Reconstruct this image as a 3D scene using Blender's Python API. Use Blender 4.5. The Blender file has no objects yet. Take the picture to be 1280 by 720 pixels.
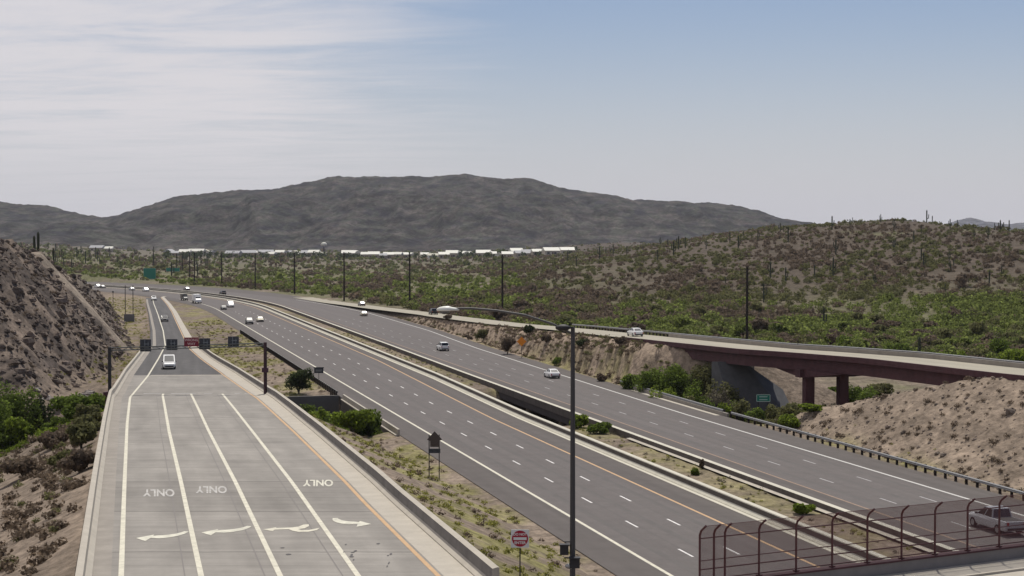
import bpy, bmesh, math, random
import numpy as np
from mathutils import Vector, Matrix
random.seed(7); rng = np.random.default_rng(7)
S = bpy.context.scene; C = S.collection
R = math.radians
# ---------------------------------------------------------------- camera, sky, sun, exposure
F = 2000.0; CH = 23.0; YH = 300.0          # focal length in photo pixels, camera height over the freeway, horizon row
cam_d = bpy.data.cameras.new('camera'); cam = bpy.data.objects.new('camera', cam_d); C.objects.link(cam)
cam.location = (0, 0, CH); cam.rotation_euler = (R(90) - math.atan(60 / F), 0, 0)
cam_d.sensor_width = 36; cam_d.lens = F * 36 / 1280; cam_d.clip_end = 40000; cam_d.clip_start = 1
S.camera = cam
SUN_EL, SUN_AZ = R(61), R(7)              # azimuth measured from the view axis (+Y) towards +X
S.view_settings.view_transform = 'Standard'; S.view_settings.look = 'None'
S.view_settings.exposure = 0.0; S.view_settings.gamma = 1
S.view_settings.use_curve_mapping = False
W = bpy.data.worlds.new('World'); S.world = W; W.use_nodes = True
wn = W.node_tree; wn.nodes.clear()
def N(t, ty, **k):
    n = t.nodes.new(ty)
    for a, b in k.items():
        if a.startswith('i_'):
            n.inputs[a[2:].replace('_', ' ')].default_value = b
        else: setattr(n, a, b)
    return n
wo = N(wn, 'ShaderNodeOutputWorld'); bg = N(wn, 'ShaderNodeBackground'); bg.inputs['Strength'].default_value = 0.072
sky = N(wn, 'ShaderNodeTexSky', sky_type='NISHITA', sun_disc=False, sun_elevation=SUN_EL, sun_rotation=SUN_AZ, altitude=500, air_density=1.0, dust_density=1.2, ozone_density=3.0)
tc = N(wn, 'ShaderNodeTexCoord'); sp = N(wn, 'ShaderNodeSeparateXYZ'); wn.links.new(tc.outputs['Generated'], sp.inputs[0])
def wm(op, a, b=None, clamp=False):
    n = N(wn, 'ShaderNodeMath', operation=op, use_clamp=clamp)
    for i, v in enumerate((a, b)):
        if v is None: continue
        if isinstance(v, (int, float)): n.inputs[i].default_value = v
        else: wn.links.new(v, n.inputs[i])
    return n.outputs[0]
# high thin cirrus on a cloud plane: divide the direction by its height
den = wm('ADD', wm('MAXIMUM', sp.outputs[2], 0.0), 0.04)
cx = wm('DIVIDE', sp.outputs[0], den); cy = wm('DIVIDE', sp.outputs[1], den)
cb = N(wn, 'ShaderNodeCombineXYZ'); wn.links.new(wm('ADD', wm('MULTIPLY', cx, 0.35), wm('MULTIPLY', cy, 0.10)), cb.inputs[0]); wn.links.new(wm('MULTIPLY', cy, 0.75), cb.inputs[1])
nz = N(wn, 'ShaderNodeTexNoise'); nz.inputs['Scale'].default_value = 2.6; nz.inputs['Detail'].default_value = 12; nz.inputs['Roughness'].default_value = 0.66; nz.inputs['Distortion'].default_value = 0.5
wn.links.new(cb.outputs[0], nz.inputs['Vector'])
mr = N(wn, 'ShaderNodeMapRange', interpolation_type='SMOOTHSTEP'); wn.links.new(nz.outputs['Fac'], mr.inputs['Value']); mr.inputs['From Min'].default_value = 0.12; mr.inputs['From Max'].default_value = 0.60
# cirrus bank lies to the left of the view
az = wm('DIVIDE', sp.outputs[0], wm('MAXIMUM', sp.outputs[1], 0.05))
edge = N(wn, 'ShaderNodeMapRange', interpolation_type='SMOOTHSTEP'); wn.links.new(wm('ADD', az, wm('MULTIPLY', nz.outputs['Fac'], -0.16)), edge.inputs['Value'])
edge.inputs['From Min'].default_value = -0.07; edge.inputs['From Max'].default_value = -0.27; edge.inputs['To Min'].default_value = 0.0; edge.inputs['To Max'].default_value = 1.0
low = N(wn, 'ShaderNodeMapRange', interpolation_type='SMOOTHSTEP'); wn.links.new(sp.outputs[2], low.inputs['Value']); low.inputs['From Min'].default_value = 0.02; low.inputs['From Max'].default_value = 0.08
cf = wm('MULTIPLY', wm('MULTIPLY', mr.outputs[0], edge.outputs[0]), wm('ADD', wm('MULTIPLY', low.outputs[0], 0.6), 0.4))
mx = N(wn, 'ShaderNodeMixRGB'); wn.links.new(wm('MULTIPLY', cf, 0.9), mx.inputs[0]); mx.inputs[2].default_value = (9.7, 9.75, 9.6, 1)
hzm = N(wn, 'ShaderNodeMapRange', interpolation_type='SMOOTHSTEP'); wn.links.new(sp.outputs[2], hzm.inputs['Value']); hzm.inputs['From Min'].default_value = -0.02; hzm.inputs['From Max'].default_value = 0.16; hzm.inputs['To Min'].default_value = 0.9; hzm.inputs['To Max'].default_value = 0.0
mh = N(wn, 'ShaderNodeMixRGB'); wn.links.new(hzm.outputs[0], mh.inputs[0]); wn.links.new(sky.outputs[0], mh.inputs[1]); mh.inputs[2].default_value = (8.0, 8.3, 8.6, 1); wn.links.new(mh.outputs[0], mx.inputs[1])
tn = N(wn, 'ShaderNodeMixRGB', blend_type='MULTIPLY'); tn.inputs[0].default_value = 1; tn.inputs[2].default_value = (1.04, 0.995, 1.04, 1); wn.links.new(mx.outputs[0], tn.inputs[1]); wn.links.new(tn.outputs[0], bg.inputs[0]); wn.links.new(bg.outputs[0], wo.inputs[0])
sl = bpy.data.lights.new('sun', 'SUN'); sl.energy = 4.0; sl.angle = R(0.53); sl.color = (1, 0.95, 0.86)
so = bpy.data.objects.new('sun', sl); C.objects.link(so)
sd = Vector((math.sin(SUN_AZ) * math.cos(SUN_EL), math.cos(SUN_AZ) * math.cos(SUN_EL), math.sin(SUN_EL)))
so.rotation_euler = sd.to_track_quat('Z', 'Y').to_euler(); so.location = (0, 0, 300)

# ---------------------------------------------------------------- helpers
def pt(x, y, z=0.0):
    """world point on the level z under photo pixel (x, y)"""
    d = F * (CH - z) / (y - YH); return ((x - 640) / F * d, d, z)
def sm(a, b, x):
    t = np.clip((np.asarray(x, float) - a) / (b - a), 0, 1); return t * t * (3 - 2 * t)
def vnoise(x, y, seed=0):
    x = np.asarray(x, float); y = np.asarray(y, float)
    xi = np.floor(x).astype(np.int64); yi = np.floor(y).astype(np.int64); xf = x - xi; yf = y - yi
    def h(a, b):
        n = (a * 374761393 + b * 668265263 + seed * 974634777) & 0xffffffff
        n = ((n ^ (n >> 13)) * 1274126177) & 0xffffffff
        return ((n ^ (n >> 16)) & 0xffff) / 65535.0
    u = xf * xf * (3 - 2 * xf); v = yf * yf * (3 - 2 * yf)
    return (h(xi, yi) * (1 - u) + h(xi + 1, yi) * u) * (1 - v) + (h(xi, yi + 1) * (1 - u) + h(xi + 1, yi + 1) * u) * v
def fbm(x, y, o=4, seed=0):
    s = 0; a = 0.5; t = 0
    for i in range(o):
        s = s + a * vnoise(x * 2 ** i + 17.3 * i, y * 2 ** i - 9.1 * i, seed + i); t += a; a *= 0.5
    return s / t
def mat(name, col, rough=0.85, metal=0.0, var=0.0, scale=1.0, bump=0.0, attr=None, island=0.0, spec=0.3, coat=0.0, stretch=None, emis=None):
    m = bpy.data.materials.new(name); m.use_nodes = True; t = m.node_tree; b = t.nodes['Principled BSDF']
    b.inputs['Roughness'].default_value = rough; b.inputs['Metallic'].default_value = metal
    b.inputs['Specular IOR Level'].default_value = spec; b.inputs['Coat Weight'].default_value = coat
    b.inputs['Base Color'].default_value = (*col, 1)
    src = None
    if attr:
        a = N(t, 'ShaderNodeAttribute', attribute_name=attr); src = a.outputs['Color']
    vec = N(t, 'ShaderNodeTexCoord').outputs['Object']
    if stretch:
        uv = N(t, 'ShaderNodeUVMap'); mp = N(t, 'ShaderNodeMapping'); mp.inputs['Scale'].default_value = (*stretch, 1); t.links.new(uv.outputs[0], mp.inputs[0]); svec = mp.outputs[0]
    if var > 0 or island > 0:
        if src is None:
            c0 = N(t, 'ShaderNodeRGB'); c0.outputs[0].default_value = (*col, 1); src = c0.outputs[0]
        fac = None
        if var > 0:
            n1 = N(t, 'ShaderNodeTexNoise'); n1.inputs['Scale'].default_value = scale; n1.inputs['Detail'].default_value = 8; n1.inputs['Roughness'].default_value = 0.65
            t.links.new(vec, n1.inputs['Vector']); r1 = N(t, 'ShaderNodeMapRange'); t.links.new(n1.outputs['Fac'], r1.inputs[0]); r1.inputs[1].default_value = 0.3; r1.inputs[2].default_value = 0.7; r1.inputs[3].default_value = 1 - var; r1.inputs[4].default_value = 1 + var
            fac = r1.outputs[0]
            if stretch:
                n2 = N(t, 'ShaderNodeTexNoise'); n2.inputs['Scale'].default_value = 1; n2.inputs['Detail'].default_value = 4; t.links.new(svec, n2.inputs['Vector'])
                r2 = N(t, 'ShaderNodeMapRange'); t.links.new(n2.outputs['Fac'], r2.inputs[0]); r2.inputs[1].default_value = 0.3; r2.inputs[2].default_value = 0.7; r2.inputs[3].default_value = 1 - var; r2.inputs[4].default_value = 1 + var
                mm = N(t, 'ShaderNodeMath', operation='MULTIPLY'); t.links.new(fac, mm.inputs[0]); t.links.new(r2.outputs[0], mm.inputs[1]); fac = mm.outputs[0]
        if island > 0:
            g = N(t, 'ShaderNodeNewGeometry'); r3 = N(t, 'ShaderNodeMapRange'); t.links.new(g.outputs['Random Per Island'], r3.inputs[0]); r3.inputs[3].default_value = 1 - island; r3.inputs[4].default_value = 1 + island
            if fac is None: fac = r3.outputs[0]
            else:
                mm = N(t, 'ShaderNodeMath', operation='MULTIPLY'); t.links.new(fac, mm.inputs[0]); t.links.new(r3.outputs[0], mm.inputs[1]); fac = mm.outputs[0]
        vm = N(t, 'ShaderNodeVectorMath', operation='SCALE'); t.links.new(src, vm.inputs[0]); t.links.new(fac, vm.inputs['Scale']); src = vm.outputs[0]
    if src is not None: t.links.new(src, b.inputs['Base Color'])
    if bump > 0:
        n3 = N(t, 'ShaderNodeTexNoise'); n3.inputs['Scale'].default_value = scale * 2.2; n3.inputs['Detail'].default_value = 6; t.links.new(vec, n3.inputs['Vector'])
        bp = N(t, 'ShaderNodeBump'); bp.inputs['Strength'].default_value = 1; bp.inputs['Distance'].default_value = bump; t.links.new(n3.outputs['Fac'], bp.inputs['Height']); t.links.new(bp.outputs[0], b.inputs['Normal'])
    return m
def mesh_from(name, V, Fc, m, uv=None, smooth=False, cols=None, parent=None, mats=None, fm=None):
    me = bpy.data.meshes.new(name)
    V = np.asarray(V, dtype=np.float32)
    if isinstance(Fc, np.ndarray) and Fc.ndim == 2:
        k = Fc.shape[1]; me.vertices.add(len(V)); me.vertices.foreach_set('co', V.ravel())
        me.loops.add(Fc.size); me.loops.foreach_set('vertex_index', Fc.ravel().astype(np.int32))
        me.polygons.add(len(Fc)); me.polygons.foreach_set('loop_start', np.arange(0, Fc.size, k, dtype=np.int32)); me.polygons.foreach_set('loop_total', np.full(len(Fc), k, dtype=np.int32))
        me.update(calc_edges=True)
    else:
        me.from_pydata([tuple(map(float, v)) for v in V], [], [tuple(f) for f in Fc]); me.update()
    me.validate()
    if uv is not None:
        l = me.uv_layers.new(name='UVMap'); idx = np.empty(len(me.loops), np.int32); me.loops.foreach_get('vertex_index', idx)
        l.data.foreach_set('uv', np.asarray(uv, np.float32)[idx].ravel())
    if cols is not None:
        a = me.color_attributes.new('Col', 'FLOAT_COLOR', 'POINT'); c4 = np.ones((len(V), 4), np.float32); c4[:, :3] = cols; a.data.foreach_set('color', c4.ravel())
    if mats:
        for x in mats: me.materials.append(x)
        if fm is not None: me.polygons.foreach_set('material_index', np.asarray(fm, np.int32))
    elif m: me.materials.append(m)
    if smooth: me.polygons.foreach_set('use_smooth', np.ones(len(me.polygons), bool))
    o = bpy.data.objects.new(name, me); C.objects.link(o)
    if parent: o.parent = parent
    return o
class MB:
    """collects simple solids into one mesh"""
    def __init__(s): s.V = []; s.F = []; s.fm = []; s.cm = 0
    def add(s, V, Fc):
        b = len(s.V); s.V += [tuple(v) for v in V]; s.F += [tuple(b + i for i in f) for f in Fc]; s.fm += [s.cm] * len(Fc); return s
    def box(s, c, d, rz=0.0, taper=1.0):
        x, y, z = d[0] / 2, d[1] / 2, d[2] / 2; V = []
        for dz, k in ((-z, 1), (z, taper)):
            for dx, dy in ((-x, -y), (x, -y), (x, y), (-x, y)):
                a = dx * k; b_ = dy * k; V.append((c[0] + a * math.cos(rz) - b_ * math.sin(rz), c[1] + a * math.sin(rz) + b_ * math.cos(rz), c[2] + dz))
        return s.add(V, [(3, 2, 1, 0), (4, 5, 6, 7), (0, 1, 5, 4), (1, 2, 6, 5), (2, 3, 7, 6), (3, 0, 4, 7)])
    def tube(s, p, q, r, r2=None, n=8):
        p = Vector(p); q = Vector(q); r2 = r if r2 is None else r2; d = (q - p).normalized()
        a = d.orthogonal().normalized(); b = d.cross(a); V = []
        for c, rr in ((p, r), (q, r2)):
            for i in range(n):
                t = 2 * math.pi * i / n; V.append(c + a * math.cos(t) * rr + b * math.sin(t) * rr)
        return s.add(V, [(i, (i + 1) % n, n + (i + 1) % n, n + i) for i in range(n)] + [tuple(range(n - 1, -1, -1)), tuple(range(n, 2 * n))])
    def prism(s, poly, y0, y1, ax='y', inset=0.0):
        """polygon in (x,z) extruded along y (or (x,y) along z)"""
        n = len(poly); V = []
        for k in (y0, y1):
            for a, b in poly: V.append((a, k, b) if ax == 'y' else ((k, a, b) if ax == 'x' else (a, b, k)))
        return s.add(V, [(i, (i + 1) % n, n + (i + 1) % n, n + i) for i in range(n)] + [tuple(range(n - 1, -1, -1)), tuple(range(n, 2 * n))])
    def build(s, name, m, parent=None, smooth=False, mats=None, loc=None):
        o = mesh_from(name, s.V, s.F, m, parent=parent, smooth=smooth, mats=mats, fm=s.fm if mats else None)
        bm = bmesh.new(); bm.from_mesh(o.data); bmesh.ops.recalc_face_normals(bm, faces=bm.faces); bm.to_mesh(o.data); bm.free()
        if loc is not None: o.location = loc
        return o
def tag(o, label=None, cat=None, group=None, kind=None):
    if label: o['label'] = label
    if cat: o['category'] = cat
    if group: o['group'] = group
    if kind: o['kind'] = kind
    return o
def empty(name, loc, rz=0.0, **k):
    o = bpy.data.objects.new(name, None); C.objects.link(o); o.location = loc; o.rotation_euler = (0, 0, rz); o.empty_display_size = 0.3
    return tag(o, **k)
def copy_tree(o, loc=None, rz=None, sc=None, label=None, group=None):
    c = o.copy(); C.objects.link(c)
    if loc is not None: c.location = loc
    if rz is not None: c.rotation_euler = (0, 0, rz)
    if sc is not None: c.scale = (sc,) * 3 if isinstance(sc, (int, float)) else sc
    if label: c['label'] = label
    if group: c['group'] = group
    for ch in o.children:
        d = ch.copy(); C.objects.link(d); d.parent = c
        for g in ch.children:
            e = g.copy(); C.objects.link(e); e.parent = d
    return c
def sweep(name, path, prof, m, uvs=None, parent=None, closed=True, smooth=False):
    """profile [(offset to the right of travel, height)] carried along path points (x,y,z)"""
    P = np.array(path, float); n = len(P); T = np.gradient(P[:, :2], axis=0); T /= np.linalg.norm(T, axis=1)[:, None]
    Rt = np.stack([T[:, 1], -T[:, 0]], 1); k = len(prof); V = []; UV = []
    L = np.concatenate([[0], np.cumsum(np.linalg.norm(np.diff(P, axis=0), axis=1))])
    for i in range(n):
        for a, b in prof:
            V.append((P[i, 0] + Rt[i, 0] * a, P[i, 1] + Rt[i, 1] * a, P[i, 2] + b)); UV.append((a, L[i]))
    Fc = []
    for i in range(n - 1):
        for j in range(k if closed else k - 1):
            j2 = (j + 1) % k; Fc.append((i * k + j, i * k + j2, (i + 1) * k + j2, (i + 1) * k + j))
    if closed: Fc += [tuple(range(k - 1, -1, -1)), tuple((n - 1) * k + j for j in range(k))]
    o = mesh_from(name, V, Fc, m, uv=UV, parent=parent, smooth=smooth)
    if closed:
        bm = bmesh.new(); bm.from_mesh(o.data); bmesh.ops.recalc_face_normals(bm, faces=bm.faces); bm.to_mesh(o.data); bm.free()
    return o
def strip(name, L, Rr, m, parent=None):
    """ribbon between two equally long point lists"""
    V = []; UV = []; s = 0
    for i, (a, b) in enumerate(zip(L, Rr)):
        if i: s += math.dist(a, L[i - 1])
        V += [a, b]; UV += [(0, s), (math.dist(a, b), s)]
    return mesh_from(name, V, [(2 * i, 2 * i + 1, 2 * i + 3, 2 * i + 2) for i in range(len(L) - 1)], m, uv=UV, parent=parent)

# ---------------------------------------------------------------- road geometry
# station s and offset n: the freeway runs straight to s = 530 and then bends left
CO, SI = 0.9683, 0.2498; SB, RB, NB0 = 530.0, 750.0, 54.0
def sn2xy(s, n):
    s = np.asarray(s, float); n = np.asarray(n, float); ph = np.maximum(s - SB, 0) / RB; rad = n - (NB0 - RB)
    s2 = np.where(s > SB, SB + rad * np.sin(ph), s); n2 = np.where(s > SB, (NB0 - RB) + rad * np.cos(ph), n)
    return CO * n2 - SI * s2, SI * n2 + CO * s2
def xy2sn(X, Y):
    n0 = CO * X + SI * Y; s0 = -SI * X + CO * Y; rad = np.hypot(s0 - SB, n0 - (NB0 - RB)); ph = np.arctan2(s0 - SB, n0 - (NB0 - RB))
    return np.where(s0 > SB, SB + RB * ph, s0), np.where(s0 > SB, rad + NB0 - RB, n0)
def off(tab):
    xs = [a for a, b in tab]; ys = [b for a, b in tab]; return lambda s: np.interp(s, xs, ys)
FS = np.concatenate([np.arange(60, 530, 10), np.arange(530, 1400, 15)])
nb_out = off([(60, 34.2), (500, 34.2), (560, 33.0), (640, 31.5), (1400, 31.5)])
nb_edge = off([(60, 37.8), (1400, 37.8)])
nb_r1 = off([(60, 41.6), (220, 41.6), (300, 42.1)])
nb_r2 = off([(60, 45.2), (220, 45.2), (300, 46.7)])
nb_yel = off([(60, 48.8), (200, 48.9), (300, 51.4), (1400, 51.4)])
nb_bar = off([(60, 53.0), (200, 53.0), (260, 54.3), (1400, 54.3)])
sb_bar = off([(60, 59.4), (260, 59.4), (340, 59.8), (1400, 59.8)])
sb_yel = off([(60, 63.5), (1400, 63.5)])
sb_r1 = off([(60, 67.2), (1400, 67.4)])
sb_r2 = off([(60, 71.0), (300, 71.4), (1400, 71.6)])
sb_edge = off([(60, 74.4), (200, 74.8), (330, 77.6), (400, 81), (500, 82), (600, 78), (1400, 78)])
sb_out = off([(60, 78.6), (200, 78.9), (330, 81.0), (400, 84), (500, 85), (600, 84), (700, 92), (800, 97), (1400, 97)])
def rib(fn, ss, z=0.0):
    x, y = sn2xy(ss, fn(ss)); return [(a, b, z) for a, b in zip(x, y)]
# exit ramp: height against Y, and edge lines traced down the ramp
RZ_Y = [40, 73, 105, 141, 170, 195, 240, 290, 340, 450, 560, 700]; RZ_Z = [8.0, 7.6, 7.05, 6.0, 5.05, 4.15, 2.7, 1.65, 0.95, 0.35, 0.12, 0.02]
def rz(Y): return np.interp(Y, RZ_Y, RZ_Z)
def rpt(x, y, dz=0.0):
    Y = 150.0
    for _ in range(60): Y = 0.5 * Y + 0.5 * F * (CH - float(rz(Y)) - dz) / (y - YH)
    return ((x - 640) / F * Y, Y)
def redge(pts, dz=0.0):
    a = sorted((rpt(x, y, dz) for x, y in pts), key=lambda q: q[1]); Ys = [q[1] for q in a]; Xs = [q[0] for q in a]
    Ys = [30] + Ys; Xs = [Xs[0] + (Xs[1] - Xs[0]) / (Ys[2] - Ys[1]) * (30 - Ys[1])] + Xs
    return lambda Y: np.interp(Y, Ys, Xs)
ex_l = redge([(148.7, 720), (153, 620), (157.5, 530), (161.4, 497), (182.5, 472), (197, 449), (206, 432), (203.4, 413.4), (197, 393), (191.7, 379), (190, 371)])
ex_r = redge([(545, 720), (455, 630), (366, 540), (320, 498), (276, 467), (256, 453), (237, 437), (230, 424), (222, 407), (214.4, 390), (208, 380), (200, 371)])
ex_1 = redge([(248.7, 720), (210, 540), (202, 493)]); ex_2 = redge([(347.5, 720), (260, 540), (237, 491)]); ex_3 = redge([(445, 720), (314.6, 540), (275, 490)])
def bl(Y): return ex_l(Y) - np.interp(Y, [70, 150, 195, 240, 290, 600], [1.45, 1.75, 2.0, 3.2, 3.4, 2.6])      # inner face of left barrier
def br(Y): return ex_r(Y) + np.interp(Y, [70, 150, 195, 240, 290, 600], [1.75, 1.85, 2.0, 2.3, 2.0, 1.5])
# on-ramp to the right, with the brown bridge
OZ_S = [60, 150, 200, 240, 300, 360, 430, 520, 600, 1400]; OZ_Z = [8.6, 8.3, 7.7, 6.9, 5.3, 3.7, 2.1, 0.8, 0.1, 0.0]
def oz(s): return np.interp(s, OZ_S, OZ_Z)
def opt(x, y):
    s = 250.0
    for _ in range(80):
        z = float(oz(s)); d = F * (CH - z) / (y - YH); X = (x - 640) / F * d; s = 0.6 * s + 0.4 * float(xy2sn(X, d)[0])
    return float(xy2sn(X, d)[0]), float(xy2sn(X, d)[1])
on_pts = sorted(opt(x, y) for x, y in [(1280, 466), (1120, 448.5), (960, 437), (857, 427), (800, 421), (720, 412.5), (640, 405.5), (540, 393), (480, 386), (420, 378.5)])
on_n = off([(60, on_pts[0][1] + (on_pts[0][0] - 60) * 0.12)] + on_pts + [(700, 88), (800, 89), (1400, 89)])
OW = 4.1

# ---------------------------------------------------------------- terrain
ridge_x = [-2000, -120, -60, 0, 36, 76, 104, 128, 148, 168, 196, 216, 240, 256, 330, 480, 900, 2500]
ridge_z = [0, 0, 0.8, 5, 10.5, 17.5, 22.3, 26.5, 29.8, 30.8, 31.8, 29.6, 27.8, 26.6, 27, 20, 10, 2]
toe_y = [60, 150, 200, 230, 280, 330, 400, 460, 560, 700]; toe_x = [-110, -80, -72, -68.5, -71.5, -79.5, -97.5, -113, -140, -195]
top_y = [60, 150, 200, 240, 300, 350, 390, 430, 480, 540]; top_z = [4, 9, 18, 21.5, 21, 18.5, 13.5, 9, 2.5, -2]
def terrain(X, Y, rough=True):
    X = np.asarray(X, float); Y = np.asarray(Y, float); s, n = xy2sn(X, Y)
    z = -0.35 + 3.4 * sm(500, 2000, Y) + 6 * sm(2000, 3200, Y)
    z = z + 0.8 * (fbm(X / 60, Y / 60, 3, 5) - 0.5) * sm(100, 130, np.abs(n - 56) + sm(500, 900, Y) * 20)
    z = z + 13 * sm(-0.20, -0.34, X / np.maximum(Y, 50)) * sm(600, 1300, Y)                       # rising bajada on the left
    # hill on the right
    hz = np.interp(X, ridge_x, ridge_z) * sm(330, 800, Y) * (1 - 0.6 * sm(840, 1700, Y))
    hz = hz * (1 + 0.10 * (fbm(X / 45, Y / 70, 3, 11) - 0.5)) + 1.6 * (fbm(X / 18, Y / 18, 3, 12) - 0.5) * np.clip(hz / 8, 0, 1)
    z = z + hz
    # rocky cut on the left
    d = np.interp(Y, toe_y, toe_x) - X
    T = np.interp(Y, top_y, top_z)
    rg = fbm(X / 7, Y / 7, 4, 21) - 0.5; rg2 = fbm(X / 2.2, Y / 2.2, 3, 22) - 0.5
    ridge = 3.0 * (vnoise(Y / 16, Y * 0, 33) - 0.5)
    dd = d + ridge * np.clip(d / 6, 0, 1)
    cut = np.minimum(1.12 * dd, T + 0.07 * dd) + np.clip(d / 5, 0, 1) * (3.2 * rg + 1.9 * rg2 * (1 if rough else 0))
    ch = np.exp(-((Y - 332) / 5.0) ** 4)                                    # smooth chute running down the cut
    smc = np.minimum(1.10 * d, T) + 0.9; cut = cut * (1 - ch) + smc * ch; cut = cut - 0.9 * np.clip(d / 5, 0, 1) * np.exp(-((Y - 320) / 9) ** 2)
    z = np.maximum(z, np.where((d > 0) & (Y < 560), cut - 30 * sm(500, 560, Y), -9))
    # embankments of exit ramp, on-ramp and crossroad
    zr = rz(Y); el = bl(Y) - 0.5 - X; er = X - (br(Y) + 0.5)
    dr = np.maximum(np.maximum(el, er), 0)
    em = zr - 0.35 - 0.42 * dr
    em = np.where(Y < 650, em, -9); z = np.maximum(z, em)
    on = on_n(s); do = np.maximum(np.abs(n - on) - OW - 0.6, 0); eo = oz(s) - 0.35 - np.interp(s, [60, 130, 180, 220], [0.50, 0.56, 0.66, 0.66]) * do
    z = np.maximum(z, np.where(s < 640, eo, -9))
    # crossroad fill on both sides of the freeway
    cl = (X - 7.76) * (-0.466) + (Y - 66.6) * 0.885                                       # distance beyond the overpass parapet
    cf_ = 7.9 - 0.5 * np.maximum(cl - 1.5, 0)
    side = np.maximum(np.maximum(30 - n, n - 84), 0)
    z = np.where((n < 31) | (n > 83), np.maximum(z, np.minimum(cf_, -0.3 + 0.62 * side)), z)
    # flat bed of the freeway
    bed = sm(3.2, 1.2, np.maximum(nb_out(s) - n, n - sb_out(s)))
    z = z * (1 - bed) + bed * (-0.07)
    med = sm(0, 1.2, n - nb_bar(s) - 0.2) * sm(0, 1.2, sb_bar(s) - 0.2 - n)
    z = z + med * (0.12 + 0.16 * (n - 54) / 5 + 0.16 * (fbm(X / 3, Y / 3, 2, 9) - 0.5))
    # the wash that crosses under all four roads
    sc = 212 + 3 * np.sin(np.minimum(n, 72) / 23.0) - 12 * sm(79, 90, n) + np.where(n < 20, (20 - n) * 0.10, 0)
    half = 25 - 8 * sm(79, 90, n) + 2.5 * sm(36, 30, n)
    ws = np.abs(s - sc)
    wz = -5.2 + 0.9 * (fbm(X / 6, Y / 6, 3, 41) - 0.5) + np.maximum(ws - half + 8, 0) * 0.7
    lowb = np.where(s < 190, (190 - s) * 0.25, np.maximum((190 - s) * 0.8, -5.2)) + 0.4 * (fbm(X / 9, Y / 9, 2, 43) - 0.5); kb = sm(82, 88, n) * (s < sc)
    wz = wz * (1 - kb) + np.minimum(wz, lowb) * kb
    z = np.where((n > -90) & (n < 240), np.minimum(z, wz), z)
    if rough: z = z + 0.25 * (fbm(X / 1.7, Y / 1.7, 2, 51) - 0.5) * (1 - bed) * (Y < 700)
    return z
def tz(x, y): return float(terrain(np.array([x]), np.array([y]))[0])
def grow(a, b, step, k, lim):
    out = [a]
    while out[-1] < lim: step *= k; out.append(out[-1] + step)
    return out[1:]
ys = np.concatenate([np.arange(-60, 60, 10), np.arange(60, 400, 1.1), grow(400, 0, 1.2, 1.014, 3000), [3400, 4200, 6000, 9000, 16000, 30000]])
xr = grow(118, 0, 1.2, 1.02, 900); xs = np.concatenate([[-30000, -12000, -5000, -2500], [-v for v in xr[::-1]], np.arange(-118, 118.1, 1.1), xr, [2500, 5000, 12000, 30000]])
XX, YY = np.meshgrid(xs, ys); ZZ = terrain(XX, YY)
nxg, nyg = len(xs), len(ys)
ii = (np.arange(nyg - 1)[:, None] * nxg + np.arange(nxg - 1)[None, :]).ravel(); TF = np.stack([ii, ii + 1, ii + nxg + 1, ii + nxg], 1)
def mixc(a, b, t): return a * (1 - t[..., None]) + np.array(b) * t[..., None]
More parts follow.
